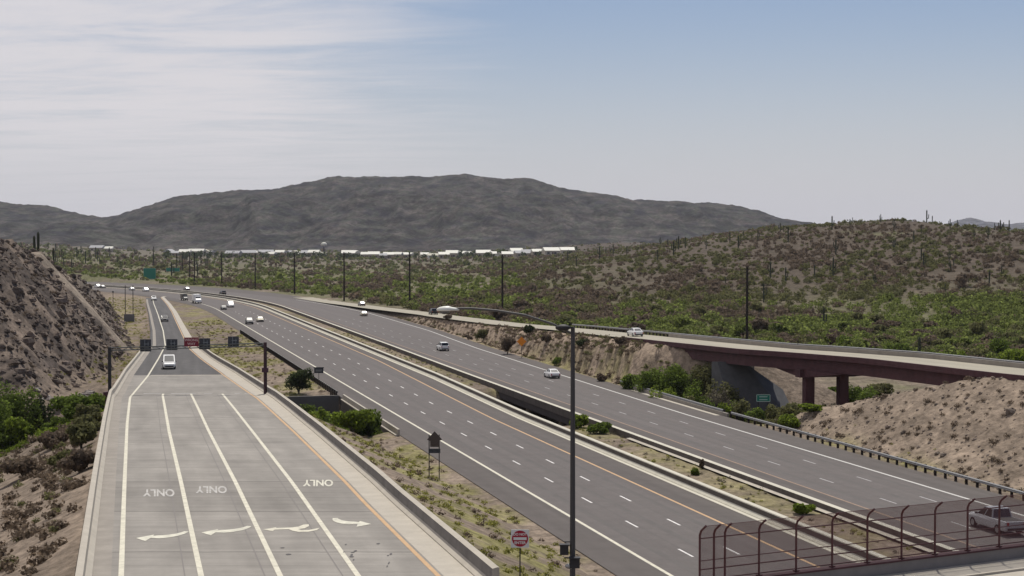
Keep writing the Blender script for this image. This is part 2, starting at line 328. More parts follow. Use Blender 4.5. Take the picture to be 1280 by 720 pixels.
def ground_col(X, Y, Z):
    s, n = xy2sn(X, Y)
    tan = np.array([0.225, 0.178, 0.138]); c = np.ones(X.shape + (3,)) * tan
    big = fbm(X / 40, Y / 60, 4, 61); c = mixc(c, (0.17, 0.135, 0.105), sm(0.4, 0.65, big))
    # green-brown plain and darker hill soil
    pl = sm(110, 130, n) * 1.0 + sm(400, 650, Y) * (n > 90); pl = np.clip(pl, 0, 1)
    g = fbm(X / 14, Y / 24, 4, 62)
    c = mixc(c, (0.125, 0.125, 0.062), pl * sm(0.22, 0.5, g) * 0.9); c = mixc(c, (0.135, 0.115, 0.095), sm(1000, 1700, Y) * 0.75)
    hill = np.clip(np.interp(X, ridge_x, ridge_z) / 15, 0, 1) * sm(380, 560, Y)
    c = mixc(c, (0.088, 0.068, 0.052), hill * sm(0.1, 0.35, fbm(X / 25, Y / 40, 3, 63)) * 0.95)
    # left rock cut
    d = np.interp(Y, toe_y, toe_x) - X; cut = sm(0, 3, d) * sm(560, 480, Y)
    r = fbm(X / 3.5, Y / 3.5, 4, 64)
    rock = mixc(np.ones(X.shape + (3,)) * np.array([0.185, 0.145, 0.115]), (0.085, 0.068, 0.058), sm(0.42, 0.58, r))
    rock = mixc(rock, (0.22, 0.185, 0.15), sm(346, 352, Y) * 0.5)
    c = c * (1 - cut[..., None]) + rock * cut[..., None]
    ch = np.exp(-((Y - 332) / 5.0) ** 4) * sm(-2, 1, d); c = mixc(c, (0.26, 0.215, 0.17), np.clip(ch * 1.2 * (0.55 + .8 * sm(.35, .6, fbm(X / 3, Y / 3, 3, 68))), 0, 1))
    # smooth tan fill of the on-ramp embankment; farther bank painted paler against its shade
    emb = sm(79, 82, n) * sm(110, 100, n) * sm(500, 400, s); c = mixc(c, (0.245, 0.193, 0.148), emb * 0.9 * sm(235, 215, s)); c = mixc(c, (0.29, 0.225, 0.17), emb * sm(215, 235, s) * .85)
    # sparse yellow-green grass along verges, median and wedge
    gr = sm(0.43, 0.55, fbm(X / 5, Y / 7, 4, 65))
    ver = sm(34.5, 33, n) * sm(16, 24, n) + sm(79, 80, n) * sm(84, 81, n) + sm(54, 55, n) * sm(60, 59, n) * 0.7
    ver = np.clip(ver + sm(br(Y) + 1, br(Y) + 6, X) * (n < 34) * 0.75, 0, 1)
    gr = gr * (0.5 + 0.5 * sm(0.4, 0.55, fbm(X / 1.6, Y / 2.4, 3, 67))); c = mixc(c, (0.205, 0.195, 0.062), gr * ver * sm(700, 500, Y) * 0.7)
    lv = sm(bl(Y) - 1, bl(Y) - 4, X) * sm(1, -3, d) * sm(240, 330, Y) * sm(700, 500, Y); c = mixc(c, (0.20, 0.18, 0.06), gr * lv * 0.8)
    return c
GC = ground_col(XX, YY, ZZ)
m_ground = mat('ground_soil', (0.25, 0.2, 0.15), 0.95, var=0.28, scale=0.55, bump=0.25, attr='Col', spec=0.1)
V = np.stack([XX.ravel(), YY.ravel(), ZZ.ravel()], 1)
GROUND_FINE = True
tag(mesh_from('ground', V, TF, m_ground, cols=GC.reshape(-1, 3), smooth=True), kind='structure')

def crisp(m, sc, lo, hi, a, b_):
    t = m.node_tree; b = t.nodes['Principled BSDF']; src = b.inputs['Base Color'].links[0].from_socket; o = N(t, 'ShaderNodeTexCoord').outputs['Object']
    mp = N(t, 'ShaderNodeMapping'); mp.inputs['Scale'].default_value = sc; t.links.new(o, mp.inputs[0]); nn = N(t, 'ShaderNodeTexNoise'); nn.inputs['Scale'].default_value = 1; nn.inputs['Detail'].default_value = 12; nn.inputs['Roughness'].default_value = .72; t.links.new(mp.outputs[0], nn.inputs['Vector'])
    rr = N(t, 'ShaderNodeMapRange'); t.links.new(nn.outputs['Fac'], rr.inputs[0]); rr.inputs[1].default_value = lo; rr.inputs[2].default_value = hi; rr.inputs[3].default_value = a; rr.inputs[4].default_value = b_
    vm = N(t, 'ShaderNodeVectorMath', operation='SCALE'); t.links.new(src, vm.inputs[0]); t.links.new(rr.outputs[0], vm.inputs['Scale']); t.links.new(vm.outputs[0], b.inputs['Base Color'])
crisp(m_ground, (1.3, .8, 1.3), .40, .58, .72, 1.15); crisp(m_ground, (.22, .12, .22), .42, .60, .8, 1.12)
# mountains
m_mtn = mat('mountain_rock', (0.1, 0.09, 0.09), 0.95, var=0.25, scale=0.012, bump=9.0, attr='Col', spec=0.1)
crisp(m_mtn, (.03, .012, .07), .43, .54, .45, 1.05); crisp(m_mtn, (.16, .05, .4), .42, .56, .55, 1.2)
def mountain(name, prof, Yr, Y0, base, seed, depth, rock=(0.052, 0.044, 0.042), ntop=16):
    px = np.array([p[0] for p in prof], float); hy = np.array([p[1] for p in prof], float)
    Xp = (px - 640) / F * Yr; Hp = CH + (YH - hy) / F * Yr
    xs_ = np.linspace(Xp[0], Xp[-1], 900); vs = np.concatenate([np.linspace(0, 1, 190), 1 + np.linspace(0.05, 1, 12)])
    A, B = np.meshgrid(xs_, vs); H = np.interp(A, Xp, Hp) + 3.4 * (fbm(A / 9, A * 0, 2, seed + 2) - 0.5) + 5 * (fbm(A / 45, A * 0, 2, seed + 4) - 0.5)
    Yv = np.where(B <= 1, Y0 + (Yr - Y0) * B, Yr + (B - 1) * depth)
    t = np.where(B <= 1, B, np.clip(2 - B, 0, 1)); prof_ = np.clip(0.62 * t + 0.38 * t ** 2.2, 0, 1)
    g = fbm(A / 210, Yv / 260, 5, seed) - 0.5; gul = np.abs(fbm(A / 130 + 0.4 * g, Yv / 900, 4, seed + 3) - 0.5) * 2
    rel = np.sin(np.clip(t, 0, 1) * math.pi)
    Z = base + (H - base) * prof_ + rel * (H - base) * (0.62 * g - 0.42 * (gul - 0.3)) + 6 * (fbm(A / 40, Yv / 40, 3, seed + 5) - 0.5) * np.clip(t * 4, 0, 1)
    K = YH  # keep the slope below the ridge so the skyline keeps its shape
    lim = CH + (H - CH) * Yv / Yr - 0.5; Z = np.where((B < 0.97), np.minimum(Z, lim), Z)
    c = np.ones(A.shape + (3,)) * np.array(rock)
    c = mixc(c, (0.020, 0.019, 0.025), sm(0.48, 0.58, fbm(A / 42, Z / 6 + A / 160, 4, seed + 7)) * 0.9)
    c = mixc(c, (0.115, 0.10, 0.088), sm(0.52, 0.66, fbm(A / 24, Z / 9, 4, seed + 8)) * 0.5)
    c = mixc(c, (0.05, 0.056, 0.04), sm(0.48, 0.58, fbm(A / 9, Z / 4, 3, seed + 9)) * 0.6)
    nx, ny = len(xs_), len(vs); i0 = (np.arange(ny - 1)[:, None] * nx + np.arange(nx - 1)[None, :]).ravel()
    o = mesh_from(name, np.stack([A.ravel(), Yv.ravel(), Z.ravel()], 1), np.stack([i0, i0 + 1, i0 + nx + 1, i0 + nx], 1), m_mtn, cols=c.reshape(-1, 3), smooth=True)
    tag(o, kind='structure'); return lambda X: np.interp(X, Xp, Hp)
RIDGE = mountain('mountain', [(-260, 240), (-150, 246), (-60, 249), (0, 252), (60, 258), (110, 268), (128, 271), (150, 268), (175, 260), (200, 251), (225, 245), (260, 241), (300, 238), (345, 235), (375, 229), (400, 223), (425, 220), (480, 221), (530, 220), (580, 218), (600, 221), (665, 223), (685, 230), (712, 237), (745, 241), (775, 245), (790, 249), (830, 251), (880, 253), (915, 257), (945, 263), (980, 273), (1020, 280), (1080, 292), (1180, 303), (1300, 312)], 3600, 2450, 5.0, 70, 900)
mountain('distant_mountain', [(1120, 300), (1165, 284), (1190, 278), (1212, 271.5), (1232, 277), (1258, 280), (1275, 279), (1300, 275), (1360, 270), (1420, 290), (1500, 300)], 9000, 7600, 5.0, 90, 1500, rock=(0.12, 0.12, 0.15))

# ---------------------------------------------------------------- road materials
m_asph = mat('freeway_asphalt', (0.122, 0.109, 0.104), 0.9, var=0.085, scale=0.6, stretch=(0.7, 0.012), spec=0.2)
crisp(m_asph, (3, 3, 3), .35, .65, .93, 1.06)
m_shld = mat('shoulder_asphalt', (0.103, 0.091, 0.085), 0.92, var=0.09, scale=0.5, stretch=(0.9, 0.02), spec=0.2)
m_rasp = mat('ramp_asphalt', (0.088, 0.084, 0.083), 0.9, var=0.16, scale=0.5, stretch=(0.8, 0.02), spec=0.2)
m_conc = mat('concrete', (0.40, 0.365, 0.31), 0.9, var=0.10, scale=0.8, spec=0.2)
m_pale = mat('pale_concrete', (0.50, 0.475, 0.40), 0.9, var=0.10, scale=0.8, spec=0.2)
m_concd = mat('weathered_concrete', (0.27, 0.245, 0.215), 0.9, var=0.14, scale=0.7, spec=0.2)
m_white = mat('white_paint', (0.55, 0.52, 0.42), 0.7, var=0.2, scale=1.8)
m_whold = mat('worn_white_paint', (0.40, 0.385, 0.37), 0.8, var=0.2, scale=2.5)
m_yel = mat('yellow_paint', (0.46, 0.295, 0.155), 0.7, var=0.12, scale=2.0)
m_brown = mat('brown_paint', (0.072, 0.029, 0.034), 0.7, var=0.25, scale=0.9)
m_steel = mat('galvanised_steel', (0.30, 0.30, 0.30), 0.5, metal=0.6, var=0.1, scale=3)
m_dark = mat('dark_steel', (0.03, 0.028, 0.03), 0.6)
m_wood = mat('creosoted_wood', (0.028, 0.021, 0.017), 0.9, var=0.2, scale=2)
# deck concrete of the exit ramp with slab joints, tining streaks and stains
def slab_mat():
    m = mat('ramp_concrete', (0.245, 0.228, 0.205), 0.9, var=0.13, scale=0.35, stretch=(0.5, 0.06), spec=0.2)
    t = m.node_tree; b = t.nodes['Principled BSDF']; src = b.inputs['Base Color'].links[0].from_socket
    uv = N(t, 'ShaderNodeUVMap'); s_ = N(t, 'ShaderNodeSeparateXYZ'); t.links.new(uv.outputs[0], s_.inputs[0])
    def M(op, a, b_=None, c=None):
        n = N(t, 'ShaderNodeMath', operation=op)
        for i, v in enumerate((a, b_, c)):
            if v is None: continue
            if isinstance(v, (int, float)): n.inputs[i].default_value = v
            else: t.links.new(v, n.inputs[i])
        return n.outputs[0]
    nz_ = N(t, 'ShaderNodeTexNoise'); nz_.inputs['Scale'].default_value = 0.5; t.links.new(uv.outputs[0], nz_.inputs['Vector'])
    v = M('ADD', s_.outputs[1], M('MULTIPLY', nz_.outputs['Fac'], 0.5))
    def joint(period, w, dark):
        fr = M('FRACT', M('DIVIDE', v, period)); dist = M('ABSOLUTE', M('SUBTRACT', fr, 0.5)); return M('MULTIPLY', M('GREATER_THAN', dist, 0.5 - w / period / 2), dark)
    n3 = N(t, 'ShaderNodeTexNoise'); n3.inputs['Scale'].default_value = 1.0; mp = N(t, 'ShaderNodeMapping'); mp.inputs['Scale'].default_value = (0.06, 1.3, 1); t.links.new(uv.outputs[0], mp.inputs[0]); t.links.new(mp.outputs[0], n3.inputs['Vector']); n3.inputs['Detail'].default_value = 5
    r3 = N(t, 'ShaderNodeMapRange'); t.links.new(n3.outputs['Fac'], r3.inputs[0]); r3.inputs[1].default_value = 0.3; r3.inputs[2].default_value = 0.7; r3.inputs[3].default_value = 0.90; r3.inputs[4].default_value = 1.08
    # slab to slab tone
    wnz = N(t, 'ShaderNodeTexWhiteNoise', noise_dimensions='1D'); t.links.new(M('FLOOR', M('DIVIDE', v, 13.5)), wnz.inputs['W'])
    tone = M('ADD', M('MULTIPLY', wnz.outputs['Value'], 0.13), 0.92)
    fac = M('MULTIPLY', M('MULTIPLY', tone, r3.outputs[0]), M('SUBTRACT', 1.0, M('MAXIMUM', joint(4.6, 0.16, 0.10), joint(13.5, 0.28, 0.30))))
    # tyre wear lines in the lanes
    vm = N(t, 'ShaderNodeVectorMath', operation='SCALE'); t.links.new(src, vm.inputs[0]); t.links.new(fac, vm.inputs['Scale']); t.links.new(vm.outputs[0], b.inputs['Base Color'])
    return m
m_slab = slab_mat()

# ---------------------------------------------------------------- freeway surfaces
def road(name, a, b, m, z, ss=FS): return tag(strip(name, rib(a, ss, z), rib(b, ss, z), m), kind='structure')
k_ = lambda fn, d: (lambda s: fn(s) + d)
road('freeway_lanes', k_(nb_edge, -0.25), k_(nb_yel, 0.15), m_asph, 0.0)
road('shoulder', nb_out, k_(nb_edge, -0.25), m_shld, -0.004)
road('shoulder', k_(nb_yel, 0.15), k_(nb_bar, -0.9), m_shld, -0.004)
road('gutter', k_(nb_bar, -0.9), k_(nb_bar, -0.30), m_pale, 0.004)
road('freeway_lanes', k_(sb_yel, -0.15), k_(sb_edge, 0.25), m_asph, 0.0)
road('shoulder', k_(sb_bar, 0.2), k_(sb_yel, -0.15), m_shld, -0.004)
road('shoulder', k_(sb_edge, 0.25), sb_out, m_shld, -0.004)
def line(fn, w, m, s0, s1, z=0.008, name='road_marking'):
    ss = np.arange(s0, s1, 8.0); return tag(strip(name, rib(k_(fn, -w / 2), ss, z), rib(k_(fn, w / 2), ss, z), m), kind='structure')
line(nb_edge, 0.30, m_white, 62, 640); line(nb_yel, 0.26, m_yel, 62, 1300); line(sb_yel, 0.22, mat('faded_yellow_paint', (0.27, 0.19, 0.135), 0.8, var=0.2, scale=2), 62, 1300)
line(sb_edge, 0.30, mat('edge_white_paint', (0.50, 0.49, 0.46), 0.7, var=0.1, scale=2.5), 62, 620)
def dashes(fns, m, s0, s1, ph, L=3.05):
    V = []; Fc = []
    for fn in fns:
        s = s0 + ph
        while s < s1:
            q = []
            for a, w in ((s, -0.09), (s, 0.09), (s + L, 0.09), (s + L, -0.09)):
                x, y = sn2xy(a, fn(a) + w); q.append((float(x), float(y), 0.009))
            b = len(V); V += q; Fc.append((b, b + 1, b + 2, b + 3)); s += 12.32
    tag(mesh_from('lane_dashes', V, Fc, m), kind='structure')
m_trk = mat('oil_track', (0.098, 0.088, 0.083), .85, var=.12, scale=.4, stretch=(1, .02))
for f_, c_ in ((nb_edge, nb_r1), (nb_r1, nb_r2), (nb_r2, nb_yel), (sb_yel, sb_r1), (sb_r1, sb_r2), (sb_r2, sb_edge)):
    line(lambda s, f_=f_, c_=c_: f_(s) * .5 + c_(s) * .5 + .12 * np.sin(s / 37.0), 0.62, m_trk, 62, 560, z=0.003, name='oil_track')
for f_ in (k_(nb_r1, .22), k_(nb_r2, .22), k_(nb_yel, .35), k_(sb_r1, .2), k_(sb_r2, .2)):
    line(lambda s, f_=f_: f_(s) + .05 * np.sin(s / 9.0), 0.07, mat('joint_sealant', (0.085, 0.078, 0.074), .8), 62, 420, z=0.005, name='joint')
dashes([nb_r1, nb_r2], mat('dash_paint', (0.62, 0.60, 0.58), 0.75, var=0.2, scale=2), 62, 520, 60.8 - 62 + 12.32 * 1 - 12.32 + 0.0 + (110.1 - 1.5 - 60.8) % 12.32)
dashes([sb_r1, sb_r2], mat('faded_dash_paint', (0.36, 0.345, 0.34), 0.8, var=0.25, scale=2), 62, 460, (177.0 - 1.5 - 62) % 12.32)
# concrete strip at the foot of the southbound barrier on the median side
sg = np.arange(62, 182, 8.0); tag(strip('gutter', rib(k_(sb_bar, -1.0), sg, 0.26), rib(k_(sb_bar, -0.35), sg, 0.32), m_conc), kind='structure')
sg = np.arange(196, 236, 4.0); tag(strip('gutter', rib(k_(sb_out, -0.75), sg, 0.004), rib(k_(sb_out, -0.10), sg, 0.004), m_conc), kind='structure')

# barriers
jersey = [(-0.46, -0.2), (-0.46, 0.05), (-0.18, 0.30), (-0.17, 0.70), (-0.14, 0.78), (0.38, 0.78), (0.42, 0.76), (0.42, -0.2)]; m_face = mat('shade_toned_face', (0.085, 0.072, 0.066), 0.8, var=0.25, scale=1.0)  # concrete faces turned from the sun, their shade put into a dark colour
def barrier(fn, s0, s1, label, prof=jersey, m=m_pale, name='concrete_barrier', flip=False):
    ss = np.arange(s0, s1, 8.0); p = rib(fn, ss)
    pr = [(-a, b) for a, b in prof] if flip else prof
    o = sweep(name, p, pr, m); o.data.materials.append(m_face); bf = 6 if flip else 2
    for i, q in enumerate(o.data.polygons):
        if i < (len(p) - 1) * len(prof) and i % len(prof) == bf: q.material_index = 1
    return tag(o, label, 'barrier')
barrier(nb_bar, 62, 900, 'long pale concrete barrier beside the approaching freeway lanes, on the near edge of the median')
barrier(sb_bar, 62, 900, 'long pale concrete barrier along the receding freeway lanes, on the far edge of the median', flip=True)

# ---------------------------------------------------------------- exit ramp
YR = np.concatenate([np.arange(40, 260, 3.0), np.arange(260, 660, 8.0)])
def rrib(fn, dx, dz, ys_): return [(float(fn(y)) + dx, float(y), float(rz(y)) + dz) for y in ys_]
YC = np.concatenate([np.arange(40, 238, 3.0), [239.5]]); YA = np.concatenate([[239.5], np.arange(243, 640, 7.0)])
tag(strip('exit_ramp', rrib(bl, 0, 0, YC), rrib(br, 0, 0, YC), m_slab), kind='structure')
tag(strip('exit_ramp_asphalt', rrib(bl, 0, -0.002, YA), rrib(br, 0, -0.002, YA), m_rasp), kind='structure')
tag(strip('shoulder', rrib(ex_r, 0.25, 0.006, YR), rrib(br, 0, 0.006, YR), m_conc), kind='structure')
YL = np.concatenate([np.arange(40, 330, 4.0)]); tag(strip('shoulder', rrib(bl, 0.0, 0.006, YL), rrib(bl, 1.0, 0.006, YL), m_concd), kind='structure')
YF = np.arange(330, 620, 8.0); tag(strip('gutter', rrib(ex_l, -2.6, 0.01, YF), rrib(ex_l, -1.9, 0.01, YF), m_concd), kind='structure')
def rline(fn, w, m, y0, y1): 
    yy = np.append(np.arange(y0, y1, 3.0), y1); return tag(strip('road_marking', rrib(fn, -w / 2, 0.013, yy), rrib(fn, w / 2, 0.013, yy), m), kind='structure')
rline(ex_l, 0.26, m_white, 40, 640); rline(ex_r, 0.24, m_yel, 40, 640)
for f_ in (ex_1, ex_2, ex_3): rline(f_, 0.27, m_white, 40, 196)
for f_, dx_ in ((ex_1, -.75), (ex_2, -.7), (ex_3, -.7)):
    yy = np.append(np.arange(40, 196, 3.0), 196); tag(strip('joint', rrib(f_, dx_ - .03, 0.010, yy), rrib(f_, dx_ + .03, 0.010, yy), mat('ramp_joint_dark', (.19, .175, .165), .9)), kind='structure')  # thin dark lengthwise joints in the ramp concrete
# pale expansion joint where the concrete begins and a worn stop bar at the head of the lanes
yy = [238.6, 239.9]; tag(mesh_from('road_marking', [(float(ex_l(239)) + .3, yy[0], rz(yy[0]) + .012), (float(ex_r(239)) - .3, yy[0] + .6, rz(yy[0]) + .012), (float(ex_r(239)) - .3, yy[1] + .6, rz(yy[1]) + .016), (float(ex_l(239)) + .3, yy[1], rz(yy[1]) + .016)], [(0, 1, 2, 3)], m_conc), kind='structure')
V = []; Fc = []
for x0, x1 in ((1.2, 3.3), (4.6, 7.6), (8.6, 9.6), (12.4, 13.0), (13.6, 14.8)):
    xa = float(ex_l(196)) + x0; xb = float(ex_l(196)) + x1; b = len(V); V += [(xa, 196, rz(196) + .013), (xb, 196.3, rz(196) + .013), (xb, 197.1, rz(197) + .011), (xa, 196.8, rz(197) + .011)]; Fc.append((b, b + 1, b + 2, b + 3))
tag(mesh_from('road_marking', V, Fc, m_whold), kind='structure')
# arrows and ONLY words, laid on the deck (they read for drivers coming towards the camera)
def arrow(cx, cy, kind, m):
    if kind in 'lr':
        n_ = 9; up_ = []; lo_ = []
        for i in range(n_):
            t = i / (n_ - 1) * 1.35; a = 1.0 - 0.95 * math.sin(min(t, 1.35)) ** 1.0; b = 1.05 * (1 - math.sin(min(t + .2, 1.57))) * 1.5; w = 0.27
            ux, uy = math.cos(1.5 - t), math.sin(1.5 - t)
            up_.append((1.05 - 1.15 * (1 - math.cos(t)) - w * ux * .9, 1.05 - 1.05 * math.sin(t) + w * .2 + .18 * (t / 1.35))); lo_.append((1.05 - 1.15 * (1 - math.cos(t)) + w * .9 * math.cos(t), 1.05 - 1.05 * math.sin(t) - w * 1.25 * math.sin(t)))
        P = [(-1.05, -0.25), (-0.35, 0.42), (-0.30, 0.16)] + up_[::-1] + lo_ + [(-0.30, -0.22), (-0.35, -0.85)]
        if kind == 'r': P = [(-a, b) for a, b in P]
    else: P = [(-1.35, -0.30), (-0.75, 0.16), (-0.70, 0.02), (0.1, 0.12), (0.45, 0.30), (0.62, 0.72), (0.90, 0.80), (1.0, 0.40), (0.85, -0.05), (0.55, -0.22), (0.75, -0.42), (1.15, -0.40), (1.65, 0.05), (1.6, -0.42), (1.2, -0.75), (0.70, -0.80), (0.30, -0.55), (0.05, -0.24), (-0.70, -0.34), (-0.75, -0.62)]
    y0 = [cy + b * 1.6 for a, b in P]; V = [(cx + a, y, float(rz(y)) + 0.016) for (a, b), y in zip(P, y0)]
    o = mesh_from('arrow_marking', V, [tuple(range(len(V)))], m); bm = bmesh.new(); bm.from_mesh(o.data); bmesh.ops.triangulate(bm, faces=bm.faces)
    for f in bm.faces:
        if f.normal.z < 0: f.normal_flip()
    bm.to_mesh(o.data); bm.free()
    tag(o, kind='structure')
m_arr = mat('arrow_paint', (0.54, 0.52, 0.43), 0.7, var=0.25, scale=2.2)
for (px_, py_, kd) in ((195, 673, 'l'), (276, 666, 'l'), (360, 662, 'u'), (440, 655.5, 'r')):
    x, y = rpt(px_, py_); arrow(x, y, kd, m_arr if kd != 'u' else m_white)
def text_mesh(s, size, name, m, parent=None, depth=0.0):
    cu = bpy.data.curves.new(name, 'FONT'); cu.body = s; cu.size = size; cu.align_x = 'CENTER'; cu.align_y = 'CENTER'; cu.extrude = depth; cu.offset = size * 0.03
    tmp = bpy.data.objects.new('tmp', cu); C.objects.link(tmp); bpy.context.view_layer.update()
    me = bpy.data.meshes.new_from_object(tmp.evaluated_get(bpy.context.evaluated_depsgraph_get())); bpy.data.objects.remove(tmp); me.name = name
    me.materials.clear(); me.materials.append(m); o = bpy.data.objects.new(name, me); C.objects.link(o)
    if parent: o.parent = parent
    return o
m_faint = mat('faded_lettering_paint', (0.40, 0.385, 0.36), 0.8, var=0.35, scale=3)
for (px_, py_, mm) in ((197, 617, m_faint), (263, 613, m_faint), (397, 604.5, m_arr)):
    x, y = rpt(px_, py_); o = text_mesh('ONLY', 1.0, 'lane_word_only', mm); me = o.data
    co = np.empty(len(me.vertices) * 3, np.float32); me.vertices.foreach_get('co', co); co = co.reshape(-1, 3)
    Y_ = y - co[:, 1] * 4.3; X_ = x - co[:, 0] * 0.72 + (Y_ - y) * (x / y)
    co[:, 0] = X_; co[:, 1] = Y_; co[:, 2] = rz(Y_) + 0.016; me.vertices.foreach_set('co', co.ravel()); me.update(); tag(o, kind='structure')
# tar-like patches and debris stains
V = []; Fc = []
for (px_, py_, n_) in ((440, 690, 7), (487, 700, 5), (352, 694, 2)):
    for i in range(n_):
        x, y = rpt(px_ + rng.normal(0, 9), py_ + rng.normal(0, 9)); w = rng.uniform(.08, .28); l = rng.uniform(.2, .7); b = len(V); k = 7
        for j in range(k):
            a = 2 * math.pi * j / k; r_ = rng.uniform(.6, 1.1); V.append((x + math.cos(a) * w * r_ / 2, y + math.sin(a) * l * r_ / 2, float(rz(y)) + 0.0175 + 0.0005 * i))
        Fc.append(tuple(range(b, b + k)))
tag(mesh_from('road_patch', V, Fc, mat('patch_tar', (0.10, 0.095, 0.095), 0.9)), kind='structure')
# ramp barriers
pr_l = [(0.12, -1.2), (0.12, 0.06), (-0.16, 0.26), (-0.18, 0.80), (-0.42, 0.86), (-0.50, 0.84), (-0.52, -1.2)]
Yb = np.concatenate([np.arange(40, 260, 3.0), np.arange(260, 310, 4.0)])
tag(sweep('concrete_barrier', rrib(bl, 0, 0, Yb), pr_l, m_conc), 'pale concrete parapet along the left side of the wide exit ramp', 'barrier')
Yb2 = np.concatenate([np.arange(70.5, 260, 3.0), np.arange(260, 330, 4.0)])
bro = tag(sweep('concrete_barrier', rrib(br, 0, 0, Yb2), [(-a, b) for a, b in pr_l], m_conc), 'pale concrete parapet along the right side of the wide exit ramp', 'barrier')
m_rface = mat('ramp_parapet_face', (0.155, 0.145, 0.14), 0.85, var=0.25, scale=0.8); bro.data.materials.append(m_rface)  # inner face coloured darker than the top to deepen its shade
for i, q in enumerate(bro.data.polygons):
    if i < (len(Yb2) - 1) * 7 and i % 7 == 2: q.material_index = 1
# bridge under the exit ramp
def box_path(name, pathL, pathR, top, bot, m, parent=None):
    V = []; Fc = []
    for a, b in zip(pathL, pathR): V += [(a[0], a[1], a[2] + top), (b[0], b[1], b[2] + top), (b[0], b[1], b[2] + bot), (a[0], a[1], a[2] + bot)]
    n = len(pathL)
    for i in range(n - 1):
        for j in range(4): Fc.append((i * 4 + j, i * 4 + (j + 1) % 4, i * 4 + 4 + (j + 1) % 4, i * 4 + 4 + j))
    Fc += [(0, 1, 2, 3), tuple(4 * (n - 1) + j for j in (3, 2, 1, 0))]
    o = mesh_from(name, V, Fc, m, parent=parent); bm = bmesh.new(); bm.from_mesh(o.data); bmesh.ops.recalc_face_normals(bm, faces=bm.faces); bm.to_mesh(o.data); bm.free(); return o
rb = empty('ramp_bridge', (-35, 200, 0), label='low brown girder bridge carrying the exit ramp over the wash, with a pier between', cat='bridge')
def loc(o, root):  # geometry was written in world space: parent it without moving it
    o.parent = root; o.matrix_parent_inverse = Matrix.Translation(-Vector(root.location)); return o
Yg = np.arange(176, 246, 4.0)
loc(box_path('deck', rrib(bl, -0.40, 0, Yg), rrib(br, 0.40, 0, Yg), -0.05, -0.5, m_concd), rb)
for fn, dx in ((bl, -0.35), (br, 0.35)):
    a = rrib(fn, dx - 0.15, 0, Yg); b = rrib(fn, dx + 0.15, 0, Yg); loc(box_path('girder', a, b, -0.5, -2.1, m_brown), rb)
for i in range(5):
    y = 211; x = float(bl(y)) + 1.5 + i * (float(br(y)) - float(bl(y)) - 3) / 4; loc(MB().tube((x, y, -7), (x, y, rz(y) - 2.0), 0.55, n=14).build('column', m_brown), rb)
loc(MB().box(((bl(211) + br(211)) / 2, 211, rz(211) - 1.35), (br(211) - bl(211) - 1.2, 1.3, 1.2)).build('pier_cap', m_brown), rb)

# NB and SB freeway bridges over the wash
def fbridge(fa, fb, s0, s1, label):
    ss = np.arange(s0, s1 + .1, 4.0); x, y = sn2xy((s0 + s1) / 2, (fa(200.) + fb(200.)) / 2); root = empty('freeway_bridge', (float(x), float(y), 0), label=label, cat='bridge')
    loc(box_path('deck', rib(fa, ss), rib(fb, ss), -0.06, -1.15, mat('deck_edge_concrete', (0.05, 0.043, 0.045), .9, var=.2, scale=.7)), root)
    for t in (0.33, 0.67):
        s = s0 + (s1 - s0) * t; k = 4
        for i in range(k):
            n = float(fa(s)) + 1.0 + i * (float(fb(s)) - float(fa(s)) - 2) / (k - 1); x, y = sn2xy(s, n); loc(MB().tube((x, y, -7), (x, y, -1.1), 0.40, n=12).build('column', m_concd), root)
    for s in (s0 + 1.0, s1 - 1.0):
        a = sn2xy(s, float(fa(s)) + .1); b = sn2xy(s, float(fb(s)) - .1); mx_ = ((a[0] + b[0]) / 2, (a[1] + b[1]) / 2, -3.8)
        loc(MB().box(mx_, (float(fb(s) - fa(s)) - .2, 0.6, 5.2), rz=math.atan2(SI, CO)).build('abutment', m_concd), root)
    return root
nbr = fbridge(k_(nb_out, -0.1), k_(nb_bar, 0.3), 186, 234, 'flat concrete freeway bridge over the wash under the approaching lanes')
# outer parapet and fascia of the northbound bridge
ss = np.arange(185, 233, 4.0)
p_ = sweep('parapet', rib(k_(nb_out, -0.1), ss), [(0.0, -0.02), (0.02, 0.74), (-0.26, 0.74), (-0.28, 0.12), (-0.55, 0.08), (-0.55, -0.05)], m_conc); loc(p_, nbr)
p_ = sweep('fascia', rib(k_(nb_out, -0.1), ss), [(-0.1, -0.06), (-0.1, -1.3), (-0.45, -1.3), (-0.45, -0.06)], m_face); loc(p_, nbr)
for q in (0.30, 0.52, 0.74):
    x, y = sn2xy(186 + 48 * q, 34.9); loc(MB().box((float(x), float(y), -3.6), (0.7, 0.7, 5.2), rz=math.atan2(SI, CO)).build('column', m_concd), nbr)
sbr = fbridge(k_(sb_bar, -0.25), k_(sb_out, 0.1), 190, 240, 'flat concrete freeway bridge over the wash under the receding lanes')
ss = np.arange(194, 240, 4.0); loc(sweep('parapet', rib(k_(sb_out, 0.05), ss), [(0.0, -1.2), (0.0, 0.45), (0.3, 0.45), (0.3, -1.2)], m_concd), sbr)
# retaining wall between ramp and freeway at the far side of the wash
xw0 = float(br(232)) + .45; p0 = (xw0, 230.5); xq, yq = sn2xy(233.5, 33.9); p1 = (float(xq), float(yq))
wl = MB(); L_ = math.dist(p0, p1); a_ = math.atan2(p1[1] - p0[1], p1[0] - p0[0]); zc = tz(p0[0] + 3, 246)
wl.box(((p0[0] + p1[0]) / 2, (p0[1] + p1[1]) / 2, -3.1), (L_, 0.5, 6.6), rz=a_); wall = wl.build('retaining_wall', mat('wall_concrete', (0.14, 0.13, 0.12), 0.9, var=0.15, scale=0.6)); tag(wall, 'grey retaining wall across the wash between the exit ramp and the approaching freeway', 'wall')

